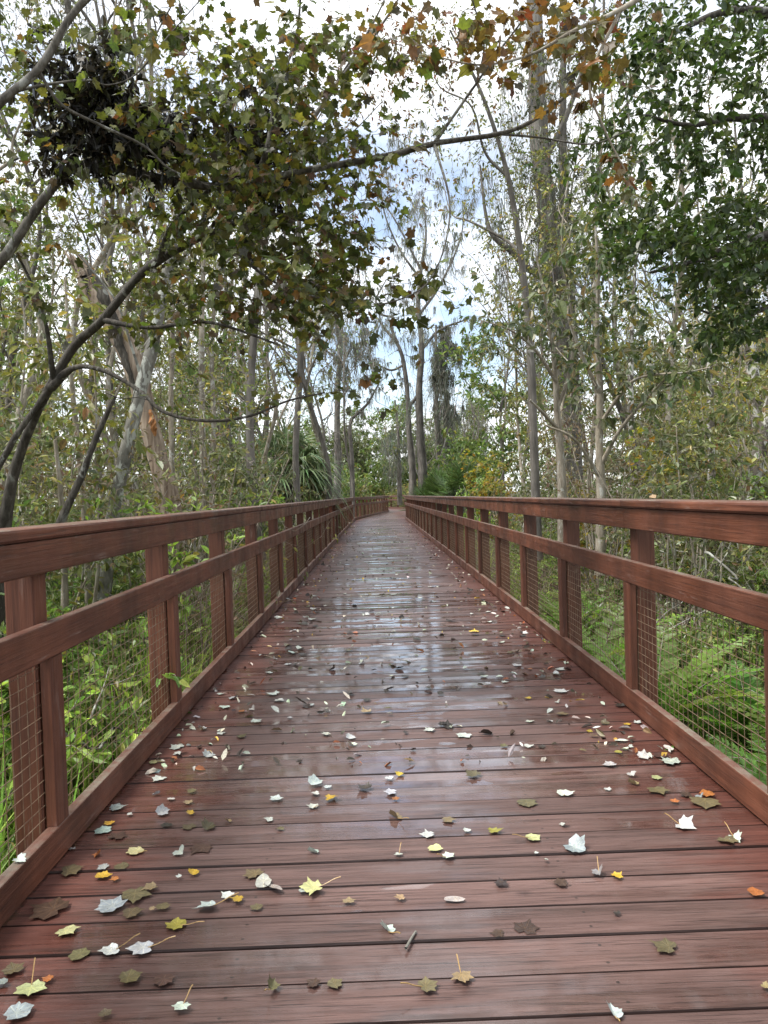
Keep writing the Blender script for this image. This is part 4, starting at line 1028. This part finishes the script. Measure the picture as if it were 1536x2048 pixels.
# ------------------------------------------------------------------ ferns and undergrowth
def fern(seed, n, L, pal, rise=(.95, 1.45), pw=.055):
    r = np.random.default_rng(seed)
    root = empty('fern', HID, 0, 'fern', 'fern')
    ms, mf = MB(), MB()
    for k in range(n):
        az = r.uniform(0, 6.28); e = r.uniform(*rise); l = L * r.uniform(.65, 1.1)
        u = np.linspace(0, 1, 18)
        h = np.array([math.cos(az), math.sin(az), 0])
        rad_ = l * (math.cos(e) * u + .34 * u ** 2.2); z = l * (math.sin(e) * u - .30 * u ** 2.6)
        P = h * rad_[:, None] + np.array([0, 0, 1.0]) * z[:, None]
        tubes(ms, P[None], np.linspace(.005, .0015, 18)[None], 4, r=r)
        T = nrm(np.gradient(P, axis=0)); side = nrm(np.cross(T, np.cross(h, [0, 0, 1.0]) * 0 + np.array([0, 0, 1.0])) + 1e-6)
        nn = np.cross(side, T)
        t = np.linspace(.16, .99, 22); i = np.minimum((t * 17).astype(int), 16); w_ = (t * 17 - i)[:, None]
        pos = P[i] * (1 - w_) + P[i + 1] * w_
        env = np.sin(np.clip((t - .05) / .95, 0, 1) * PI) ** .55 * (1 - .45 * t) + .12
        col0 = palette(1, pal, r, .2)[0]
        for sg in (-1, 1):
            d = side[i] * sg + T[i] * .35 + np.array([0, 0, .12]) + r.normal(size=(22, 3)) * .06
            leaves(mf, pos, d, nn[i] + r.normal(size=(22, 3)) * .12, .155 * L * env, np.tile(col0, (22, 1)) * np.exp(r.normal(size=(22, 1)) * .12), NARROW, r, .12)
    ms.build('stalk', M_TWIG_P, root); mf.build('foliage', M_FERN, root)
    return root
FERNP = [(4, (.170, .290, .050)), (3, (.120, .22, .042)), (2, (.22, .34, .07)), (.5, (.16, .13, .05))]
FE = [fern(801 + q, (15, 12, 17)[q], (1.15, 1.0, .9)[q], FERNP) for q in range(3)]
r = np.random.default_rng(821); k = 0
for Yv, Xv in [(2.6, 1.75), (2.9, 2.15), (3.2, 1.75), (3.5, 2.35), (3.7, 1.8), (4.1, 2.15), (4.3, 2.7), (4.7, 1.8), (5.0, 2.4), (5.5, 1.95), (5.7, 2.9), (6.3, 2.2), (7.2, 2.0), (7.6, 2.8), (8.6, 2.1), (9.6, 2.6), (3.0, 2.7), (3.9, 3.1)]:
    put(FE[k % 3], Xv, Yv, r.uniform(.8, 1.08), r.uniform(0, 6), 'tall bright green fern growing close outside the right railing', 'ferns outside the right railing'); k += 1
for Yv, Xv in [(3.6, -2.1), (4.6, -1.75), (5.6, -2.2), (6.6, -1.8), (8.0, -2.1), (9.5, -1.9)]:
    put(FE[k % 3], Xv, Yv, r.uniform(.55, .75), r.uniform(0, 6), 'smaller green fern growing outside the left railing', 'ferns outside the left railing'); k += 1

def undergrowth():
    r = np.random.default_rng(831); m_ = MB()
    # blades
    N = 42000
    Yv = 1.5 + 40 * r.random(N) ** 1.8; sd_ = np.where(r.random(N) < .55, -1, 1)
    Xv = sd_ * (1.5 + (.55 * Yv + 1.5) * r.random(N) ** 1.3)
    dens = .5 + .5 * np.sin(Xv * 2.1 + 1) * np.sin(Yv * 1.7)
    keep = r.random(N) < np.where(sd_ < 0, .35 + .65 * dens, .15 + .5 * dens); Xv, Yv, sd_ = Xv[keep], Yv[keep], sd_[keep]; N = len(Xv)
    base = np.stack([Xv, Yv, ghz(Xv, Yv) - .02], 1)
    L = r.uniform(.25, .95, N) * np.where(sd_ < 0, 1.1, .7); a = r.uniform(0, 6.28, N); lean = r.uniform(.1, .75, N)
    t = np.linspace(0, 1, 4)
    hd = np.stack([np.cos(a), np.sin(a), np.zeros(N)], 1)
    P = base[:, None] + hd[:, None] * (L * lean)[:, None, None] * (t ** 1.8)[None, :, None]
    P[:, :, 2] += (L[:, None] * (t - .35 * lean[:, None] * t ** 2.5))
    sdv = np.stack([-np.sin(a), np.cos(a), np.zeros(N)], 1)
    wd = r.uniform(.0025, .0085, N)[:, None] * np.array([1, .9, .6, .05])
    V = np.stack([P - sdv[:, None] * wd[..., None], P + sdv[:, None] * wd[..., None]], 2)
    b = (np.arange(N) * 8)[:, None]; kk = np.arange(3)[None] * 2
    F = np.stack([b + kk, b + kk + 1, b + kk + 3, b + kk + 2], -1).reshape(-1, 4)
    m_.add(V.reshape(-1, 3), F, np.repeat(palette(N, BRIGHT + [(1.5, (.20, .17, .08))], r, .25), 3, axis=0))
    # small leafy plants and litter
    for n_, lo_, hi_, size, pal, up in ((26000, .02, .42, .055, BRIGHT + GREEN, 1.0), (12000, .0, .03, .07, DRY + [(1, (.05, .03, .02))], 2.0)):
        Yv = 1.5 + 34 * r.random(n_) ** 1.7; sd_ = np.where(r.random(n_) < .6, -1, 1)
        Xv = sd_ * (1.5 + (.5 * Yv + 1.5) * r.random(n_) ** 1.3)
        g_ = .5 + .5 * np.sin(Xv * 3.1 + 2) * np.cos(Yv * 2.3 + Xv)
        p = np.stack([Xv, Yv, ghz(Xv, Yv) + lo_ + (hi_ - lo_) * r.random(n_) * (g_ ** .7)], 1)
        leaves(m_, p, r.normal(size=(n_, 3)) * np.array([1, 1, .3]), r.normal(size=(n_, 3)) * .4 + np.array([0, 0, up]), size * np.exp(r.normal(size=n_) * .3), palette(n_, pal, r), OVAL, r, .2)
    o = m_.build('undergrowth', M_FERN)
    tag(o, 'bright green grass and ground cover growing below the boardwalk', 'undergrowth', kind='stuff')
undergrowth()
# fallen sticks
for k, (p0, p1, lab) in enumerate([((W(1180, 1330, 7.5)), (W(1480, 1180, 6.5)), 'bare pale fallen branch lying against the shrubs behind the right railing'), ((W(130, 1470, 3.6)), (W(240, 1462, 4.2)), 'thin pale stick lying in the grass below the left railing'), ((W(1410, 1100, 6.8)), (W(1500, 1195, 6.2)), 'forked white dead branch seen between the upper two rails at right')]):
    r = np.random.default_rng(840 + k); d = p1 - p0
    c1 = np.array([[*(p0 + d * t + r.normal(size=3) * .04), .014 * (1 - .7 * t)] for t in np.linspace(0, 1, 6)])
    c2 = np.array([[*(p0 + d * (.35 + .4 * t) + np.array([.02, 0, .32]) * t * (1 + .3 * r.normal())), .008 * (1 - .7 * t)] for t in np.linspace(0, 1, 5)])
    o = picked('fallen_branch', [c1, c2], None, 0, 0, None, None, None, M_LICHEN, lab, 'branch', 850 + k, n=12, sides=6, tr=('wood', 'twig'))

# ------------------------------------------------------------------ leaves lying on the planks
def fallen_mat():
    m, nt, out = newmat('fallen_leaf'); g = NG(nt)
    c = g.attr('col', 'Color'); bc = g.attr('bc')
    sx = g.n('ShaderNodeSeparateXYZ'); g.l(bc, sx.inputs[0])
    x, y = sx.outputs[0], g.math('ABSOLUTE', sx.outputs[1])
    v = None
    for a in (0, 33, 60, 100):
        s_, c_ = math.sin(math.radians(a)), math.cos(math.radians(a))
        d = g.math('ABSOLUTE', g.math('SUBTRACT', g.math('MULTIPLY', x, s_), g.math('MULTIPLY', y, c_)))
        v = d if v is None else g.math('MINIMUM', v, d)
    vm = g.ramp(v, [(.008, 1.0), (.026, 0.0)])
    tc = g.n('ShaderNodeTexCoord').outputs['Object']
    nz = g.noise(tc, 60, 4, .6); sp = g.noise(tc, 140, 3, .6)
    c2 = g.mix(1.0, c, g.ramp(nz, [(.3, .66), (.7, 1.22)]), 'MULTIPLY')
    c2 = g.mix(g.math('MULTIPLY', g.ramp(sp, [(.60, 0.0), (.68, 1.0)]), .55), c2, (.09, .055, .03))
    c2 = g.mix(g.math('MULTIPLY', vm, .45), c2, g.mix(1.0, c2, (1.7, 1.6, 1.3), 'MULTIPLY'))
    b = g.bsdf(c2, .38, .5, g.bump(g.math('ADD', nz, g.math('MULTIPLY', vm, .5)), .5, .002)); g.l(b.outputs[0], out.inputs[0]); return m
M_FALL = fallen_mat()
LC = {'w': ('silvery white', (.40, .42, .39)), 'g': ('blue grey', (.24, .275, .275)), 'p': ('pale yellow', (.38, .365, .18)), 'y': ('bright yellow', (.42, .27, .03)),
      'yg': ('yellow green', (.23, .215, .04)), 'o': ('olive', (.105, .085, .042)), 'b': ('dark brown wet', (.050, .028, .019)), 'r': ('orange', (.30, .11, .03)), 't': ('tan', (.24, .175, .09)), 'k': ('blackish curled', (.03, .024, .02)), 'n': ('pinkish white oval', (.38, .345, .315))}
# photo px, py, width px, colour, curl (0 flat .. 1), stem
LV = """357 1497 34 w .3 0;362 1508 32 w .4 0;415 1515 34 w .5 0;305 1527 24 p .2 0;320 1559 32 w .3 0;315 1591 22 w .5 0;342 1601 18 w .6 0;385 1585 24 o .3 0;378 1608 24 t .3 0;380 1630 20 y .6 0;229 1619 40 g .3 0;322 1629 34 g .4 0;258 1632 14 w .6 0;220 1650 26 y .3 0;207 1665 44 g .2 0;232 1676 40 b 0 0;335 1652 28 k .2 0;380 1657 36 o .1 0;415 1659 38 o .5 0;457 1646 20 t .5 0;272 1707 44 p .3 1;197 1712 26 r .4 0;145 1703 24 w .7 0;360 1708 34 w .5 0;405 1696 56 b 0 0;552 1601 30 w .3 0;540 1642 24 w .7 0;560 1660 20 o .4 0;627 1570 38 w .6 0;656 1577 20 w .4 0;632 1590 22 w .6 0;660 1600 36 y .8 0;627 1617 26 w .5 1;732 1581 36 k .8 0;627 1708 32 w .4 0;137 1745 52 o .15 0;210 1736 30 g .3 0;243 1736 38 o .1 0;205 1756 34 y .3 0;232 1760 22 r .4 0;270 1788 72 o .1 0;306 1778 36 t .6 0;387 1750 28 y .7 0;360 1757 14 w .7 0;225 1817 66 g .3 0;260 1830 52 o .2 0;107 1822 84 b .1 0;132 1865 50 p .4 0;325 1815 32 o .1 0;303 1821 18 t .2 0;355 1855 54 yg .3 1;420 1817 54 w .5 1;457 1795 32 w .4 0;478 1802 30 y .3 0;527 1767 52 n .3 0;545 1780 46 n .4 0;510 1751 46 o .1 0;515 1817 32 o .1 0;632 1780 54 p .6 1;605 1786 20 w .5 0;697 1807 26 t .2 0;287 1902 62 w .45 1;222 1907 50 w .6 1;160 1913 50 o .05 0;27 1945 48 o .2 0;62 1980 64 p .3 1;98 1962 26 r .2 0;255 1960 54 o .2 0;327 1961 50 b .1 0;365 2016 40 w .5 1;32 2032 64 g .3 0;210 2034 30 o .4 0;542 1981 38 o .7 1;630 1970 34 b .1 0;668 1972 38 o .1 0;775 1866 44 w .4 1;5 1968 30 g .3 0;
800 1552 24 y .8 0;778 1558 20 w .4 0;785 1587 30 w .6 0;791 1601 20 r .4 0;950 1553 38 o .4 0;812 1468 16 k .7 0;862 1461 26 w .4 0;893 1456 30 k .9 0;975 1470 34 k .8 0;930 1472 38 w .2 0;1008 1495 22 o .5 0;1058 1494 24 w .6 0;1081 1496 20 k .5 0;828 1502 16 k .6 0;1130 1591 40 w .5 1;1215 1582 18 w .4 0;1268 1571 28 t .4 0;1223 1532 32 w .5 0;1263 1551 28 w .4 0;1283 1516 34 w .4 0;1315 1558 28 p .4 0;1343 1528 52 w .4 0;1338 1499 30 n .3 0;1318 1513 36 b .2 0;1238 1507 20 yg .4 0;1235 1483 16 w .5 0;1260 1496 12 w .5 0;1313 1582 44 o .2 0;1418 1591 36 r .4 0;1410 1606 62 o .25 0;1401 1596 24 g .4 0;1375 1592 30 b .2 0;1053 1606 52 o .05 0;790 1637 42 o .4 1;893 1643 34 o .3 0;860 1673 32 w .4 0;935 1664 20 w .6 0;870 1700 38 p .5 0;895 1717 30 w .6 1;798 1712 18 w .6 1;985 1666 36 yg .5 0;1063 1680 40 p .4 1;1130 1652 22 w .4 0;1073 1710 10 w .6 0;1093 1724 13 w .7 0;1148 1698 58 g .6 0;1198 1748 36 g .6 1;1233 1756 28 y .8 0;1366 1655 46 w .5 1;1452 1684 44 o .5 0;1470 1680 36 w .7 1;1348 1606 22 r .4 0;1513 1790 40 r .3 0;803 1798 26 t .4 0;1003 1772 32 k .3 0;910 1801 40 n .05 0;1235 1832 18 k .6 0;1338 1898 54 o .1 0;1000 1870 34 b .05 0;850 1978 48 o .3 1;923 1955 50 t .3 1;1228 2034 52 w .5 1;1530 1976 30 t .6 0;1125 1768 36 b 0 0;1050 1862 60 b 0 0;
880 1390 18 k .7 0;855 1378 20 k .7 0;800 1338 24 k .6 0;812 1355 20 k .6 0;735 1402 22 k .6 0;885 1453 26 k .8 0;732 1427 26 t .7 0;1057 1399 18 y .6 0;1253 1450 20 y .6 0;1275 1448 20 w .5 0;1237 1412 24 k .5 0;1115 1406 14 w .6 0;1125 1430 30 o .4 0;1208 1449 22 o .6 0;1060 1340 14 r .4 0;1060 1445 20 w .5 0;1100 1445 18 w .5 0;1044 1273 18 k .6 0;1048 1268 14 w .5 0;1118 1340 24 w .4 0;1087 1357 18 w .5 0;1010 1366 16 w .5 0;1000 1355 20 w .4 0;968 1354 20 w .4 0;975 1369 14 w .5 0;964 1348 18 k .5 0;450 1415 28 w .3 0;470 1398 26 w .4 0;440 1390 20 w .4 0;505 1420 22 w .5 0;510 1446 26 w .4 0;484 1425 16 r .3 0;404 1460 24 w .4 0;442 1468 22 w .4 0;480 1476 24 o .4 0;550 1390 30 w .3 0;560 1403 26 w .4 0;620 1412 22 w .4 0;655 1470 22 w .4 0;700 1478 26 w .4 0;705 1492 24 w .5 0;655 1425 20 w .5 0;580 1437 14 w .5 0;700 1390 26 k .6 0;610 1415 24 k .6 0;770 1384 16 k .5 0;578 1300 20 k .6 0;605 1310 24 k .7 0;578 1330 18 w .5 0;550 1320 16 w .5 0;540 1347 18 w .4 0;666 1340 20 k .7 0;630 1253 18 k .5 0;590 1262 16 w .5 0;700 1265 14 k .5 0;635 1225 14 k .5 0"""
def leaf_object(px, py, wpx, ck, curl, stem, r, oval=False, rot=None, X=None, on=0.0):
    p = D(px, py, on) if X is None else np.array(X)
    Yd = max(p[1], .5)
    size = wpx * Yd / FPX * 1.12
    size = min(max(size, .022), .15)
    if oval or ck == 'n': v, f = t_oval(.5, .03)
    else: v, f = MAPLE
    # subdivide outline a little by building it as a ring of radial steps
    ctr = v[-1] if len(v) > 8 else np.array([.5, 0, 0])
    ring = v[:-1] if len(v) > 8 else v
    if len(v) <= 8:
        a = np.linspace(0, 2 * PI, 16, endpoint=False); ring = np.stack([.5 + .5 * np.cos(a), .25 * np.sin(a) * (1 - .2 * np.cos(a)), 0 * a], 1)
    if len(v) > 8:
        rc = ring - ctr; ra = np.linalg.norm(rc, axis=1, keepdims=True); k_ = r.uniform(.35, 1.0)
        ring = ctr + rc / ra * (ra.mean() * .95 + (ra - ra.mean() * .95) * k_)
    ring = ctr + (ring - ctr) * (1 + r.normal(size=(len(ring), 1)) * .07)
    lv = [1.0, .66, .33]
    P = np.vstack([ctr + (ring - ctr) * q for q in lv] + [ctr]) - ctr; P[:, 2] = 0
    n = len(ring); F4, F3 = [], []
    for q in range(2):
        for i in range(n): F4.append((q * n + i, q * n + (i + 1) % n, (q + 1) * n + (i + 1) % n, (q + 1) * n + i))
    for i in range(n): F3.append((2 * n + i, 2 * n + (i + 1) % n, 3 * n))
    B = P.copy()
    x, y = P[:, 0].copy(), P[:, 1].copy() * r.uniform(.85, 1.1)
    curl *= .7      # rain has flattened them
    # curl: fold about a random axis, plus ripples
    a = r.uniform(0, PI); s = x * math.sin(a) + y * math.cos(a)
    z = curl * 1.15 * s ** 2 + curl * .10 * np.sin(6 * x + r.uniform(0, 6)) * np.sin(5 * y + r.uniform(0, 6)) + curl * .35 * np.maximum(0, x * math.cos(a + 1) + y * math.sin(a + 1) - .15) ** 1.5
    sh = 1 - .35 * curl * np.abs(s)
    if curl > .22 and r.random() < .32:      # folded along the midrib
        fo = r.uniform(.5, 1.35); yy = np.abs(y)
        z = z * .5 + np.where(y > 0, yy * math.sin(fo), yy * .04); y = np.where(y > 0, yy * math.cos(fo), y)
    P = np.stack([x * sh, y * sh, z], 1) * size
    th = r.uniform(0, 2 * PI) if rot is None else rot
    R_ = np.array([[math.cos(th), -math.sin(th), 0], [math.sin(th), math.cos(th), 0], [0, 0, 1]])
    P = P @ R_.T; P[:, 2] += .003 - P[:, 2].min() + (.0008 if curl < .1 else .002)
    col = np.array(LC[ck][1]) * math.exp(r.normal() * .13) * np.exp(r.normal(size=3) * .04)
    mb_ = MB(); mb_.add(P, np.array(F4), col, B); mb_.add(P, np.array(F3), col, B)
    o = mb_.build('fallen_leaf', M_FALL, smooth=True)
    o.location = tuple(p + np.array([0, 0, .001]))
    if stem:
        b0 = P[n // 2 if False else 0]
        d = np.append(nrm(b0[:2]), 0) if np.linalg.norm(b0[:2]) > 1e-6 else np.array([1, 0, 0.])
        L = size * r.uniform(.6, .9)
        C_ = np.array([P[-1] * .3 + b0 * .7, b0 + d * L * .35 + [0, 0, .008], b0 + d * L * .7 + [0, 0, .018], b0 + d * L + [0, 0, .022]])
        ms = MB(); tubes(ms, spline(C_, 8)[None], np.linspace(.0011, .0016, 8)[None], 4, (.30, .20, .09), r)
        ms.build('leaf_stalk', M_FALL, o)
    return o, p
r = np.random.default_rng(901)
made = []
for row in LV.replace('\n', '').split(';'):
    q = row.split()
    if len(q) < 6: continue
    px, py, wpx, ck, cu, st = float(q[0]), float(q[1]), float(q[2]), q[3], float(q[4]), int(q[5])
    o, p = leaf_object(px, py, wpx, ck, cu, st, r); made.append((o, p, ck))
NRAND = 296 - len(made)
while NRAND > 0:
    Yv = r.choice([r.uniform(4.2, 9), r.uniform(7, 15), r.uniform(12, 24)], p=[.5, .32, .18]); Xv = np.clip(r.choice([r.normal(-.75, .22), r.normal(1.0, .18), r.uniform(-1, 1.2)], p=[.27, .2, .53]), -.97, 1.17)
    ck = r.choice(list('wkgotbyr'), p=[.42, .27, .07, .09, .05, .06, .03, .01])
    sz = r.uniform(.048, .095) * FPX / Yv
    o, p = leaf_object(0, 0, sz, ck, r.uniform(.3, .9), 0, r, r.random() < .25, X=(Xv, Yv, 0)); made.append((o, p, ck)); NRAND -= 1
# labels: colour, lane and the railing posts the leaf lies between
ORD = ['first', 'second', 'third', 'fourth', 'fifth', 'sixth', 'seventh', 'eighth', 'ninth', 'tenth', 'eleventh', 'twelfth', 'thirteenth', 'fourteenth', 'fifteenth']
def lane(x):
    return 'hugging the left railing' if x < -.78 else 'left of the walk\'s middle' if x < -.3 else 'on the walk\'s middle' if x < .42 else 'right of the walk\'s middle' if x < .9 else 'hugging the right railing'
def bay(y):
    return 'before the first right post' if y < 2.45 else 'past the first right post' if y < 3.88 else 'past the second right post'
groups = {}
for o, p, ck in made:
    o['category'] = 'leaf'; o['group'] = 'fallen leaves on the boardwalk'
    if p[1] > 5.3:
        tone = 'dark' if ck in 'kbo' else 'pale' if ck in 'wgpn' else 'yellow or orange'
        ln = 'left' if p[0] < -.3 else 'right' if p[0] > .45 else 'middle'
        dist = 'past the third right post' if p[1] < 10 else 'far along the walk'
        o['label'] = f'small {tone} leaf on the {ln} of the planks {dist}'
        o['group'] = f'{tone} leaves, {ln} of the planks {dist}'
    else:
        groups.setdefault((LC[ck][0], lane(p[0]), bay(p[1])), []).append((o, p))
for (c, ln, b), L in groups.items():
    L.sort(key=lambda t: t[1][1])
    for i, (o, p) in enumerate(L):
        tail = '' if len(L) == 1 else ', nearest' if i == 0 else ', farthest' if i == len(L) - 1 else f', {ORD[i]} nearest'
        o['label'] = f'{c} leaf {ln}, {b}{tail}'
# leaves caught on the cap rails
for px, py, wpx, ck, lab in [(1502, 1003, 26, 'w', 'white leaf lying on top of the right railing near the edge of the view'), (1305, 1003, 30, 't', 'tan leaf lying on top of the right railing'), (372, 1041, 26, 'k', 'small black leaf lying on top of the left railing'), (12, 1742, 40, 'w', 'white leaf caught on the bottom rail at the left edge')]:
    z = .114 if py > 1500 else ZC
    p = D(px, py, z)
    X_ = (XR + .05, p[1], z) if px > 1000 else ((-XL - .06, 4.6, z) if py < 1500 else (-XL - .019, 2.2, z))
    if px > 1000: X_ = (XR + .05, 1538 * (XR + .05) / (px - 755), z)
    o, p = leaf_object(0, 0, wpx * .9, ck, .6, 0, r, X=X_); tag(o, lab, 'leaf', 'leaves caught on the railings')
# the pale twig on the planks
p0 = D(812, 1902); p1 = D(832, 1868)
o = picked('twig', [np.array([[p0[0], p0[1], .007, .004], [(p0[0] + p1[0]) / 2, (p0[1] + p1[1]) / 2, .008, .0035], [p1[0], p1[1], .007, .003]])], None, 0, 0, None, None, None, M_LICHEN, 'short pale broken twig lying on the near planks', 'twig', 951, n=6, sides=6, tr=('wood', 'bark'))

# ------------------------------------------------------------------ the low wood beyond the bend
r = np.random.default_rng(971)
FSH = [shrubp(981 + q, 3.2, 2.2, 260, 9, .17, (GREEN, OLIVE)[q], stems=6, name='leafy_bush', tip=.005, clump=.4) for q in range(2)]
for k in range(30):
    px = r.uniform(660, 980); Yv = r.uniform(58, 74) if 740 < px < 850 else r.uniform(42, 60)
    x = gx_at(px, Yv)
    if not off_path(x, Yv, 2.0): Yv = 90 + r.uniform(0, 6); x = gx_at(px, Yv)
    put(FSH[k % 2], x, Yv, r.uniform(.7, 1.15), None, 'leafy bush in the green band beyond the far bend of the boardwalk', 'bushes beyond the far bend')
for k in range(16):
    px = r.uniform(690, 1000); Yv = r.uniform(64, 84)
    if not off_path(gx_at(px, Yv), Yv): Yv = 92 + k * .4
    put(BARE[k % 3], gx_at(px, Yv), Yv, r.uniform(.8, 1.1), None, 'slim bare tree standing far behind the bend of the boardwalk', 'bare trees behind the far bend')

# ---- small bits of leaf that no one would count, farther along the walk
r = np.random.default_rng(991)
m_ = MB(); n_ = 1500
Yv = 3.2 + 26 * r.random(n_) ** 1.5
Xv = np.clip(np.where(r.random(n_) < .5, r.normal(0, .55, n_), np.where(r.random(n_) < .5, -.85, 1.05) + r.normal(size=n_) * .13), -1.0, 1.2)
leaves(m_, np.stack([Xv, Yv, np.full(n_, .010)], 1), r.normal(size=(n_, 3)) * np.array([1, 1, .25]), r.normal(size=(n_, 3)) * .5 + np.array([0, 0, 1.0]), r.uniform(.016, .062, n_),
       palette(n_, [(4, (.035, .026, .02)), (1.6, (.10, .075, .04)), (4.5, (.36, .37, .34)), (1, (.40, .28, .06)), (1, (.22, .08, .035))], r), OVAL, r, .3)
o = m_.build('leaf_litter', M_FALL); tag(o, 'crumbs of dead leaf strewn over the wet planks', 'leaf litter', kind='stuff')
r = np.random.default_rng(995)
for px, Yv, sc_ in [(1070, 20, 1.2), (1180, 15, 1.1), (1250, 17, 1.2), (1340, 16, 1.15), (560, 19, 1.15), (630, 23, 1.2), (90, 10.5, 1.1), (220, 11.5, 1.15), (350, 13, 1.2), (450, 15, 1.2)]:
    sd_ = 'left' if px < 760 else 'right'
    put(SL[r.integers(3)], gx_at(px, Yv), Yv, sc_, None, f'tall slender leafy tree rising from the thicket {sd_} of the boardwalk', f'slender trees of the {sd_} thicket')
for px, Yv, sc_ in [(560, 24, 1.1), (640, 30, 1.1), (700, 34, 1.05), (620, 20, .95), (470, 16, .95), (330, 14, 1.0), (200, 13, 1.0), (60, 12, 1.0), (1070, 25, 1.05), (1090, 32, 1.15), (1000, 40, 1.2)]:
    lab = 'tall grey bare twigged tree behind the thicket ' + ('left' if px < 760 else 'right') + ' of the boardwalk'
    put(BARE[r.integers(3)], gx_at(px, Yv), Yv, sc_, None, lab, 'bare trees behind the ' + ('left' if px < 760 else 'right') + ' thicket')

# ---- tan reeds beyond the far rail
r = np.random.default_rng(1001)
m_ = MB(); n_ = 260
a = r.uniform(0, 6.28, n_); L = r.uniform(1.6, 3.4, n_); t = np.linspace(0, 1, 5)
P = np.zeros((n_, 5, 3)); b0 = r.normal(size=(n_, 2)) * .45
P[:, :, 0] = b0[:, :1] + np.cos(a)[:, None] * L[:, None] * .28 * t ** 2; P[:, :, 1] = b0[:, 1:] + np.sin(a)[:, None] * L[:, None] * .28 * t ** 2
P[:, :, 2] = L[:, None] * (t - .12 * t ** 3)
tubes(m_, P, np.full((n_, 5), .016) * (1 - .8 * t), 3, palette(n_, [(3, (.38, .31, .19)), (1, (.26, .22, .12))], r), r)
o = m_.build('reed_clump', M_FERN); x = gx_at(776, 90); o.location = (x, 90, float(ghz(x, 60)))
tag(o, 'tall clump of dry tan reeds beyond the far railing at the gap', 'reeds')
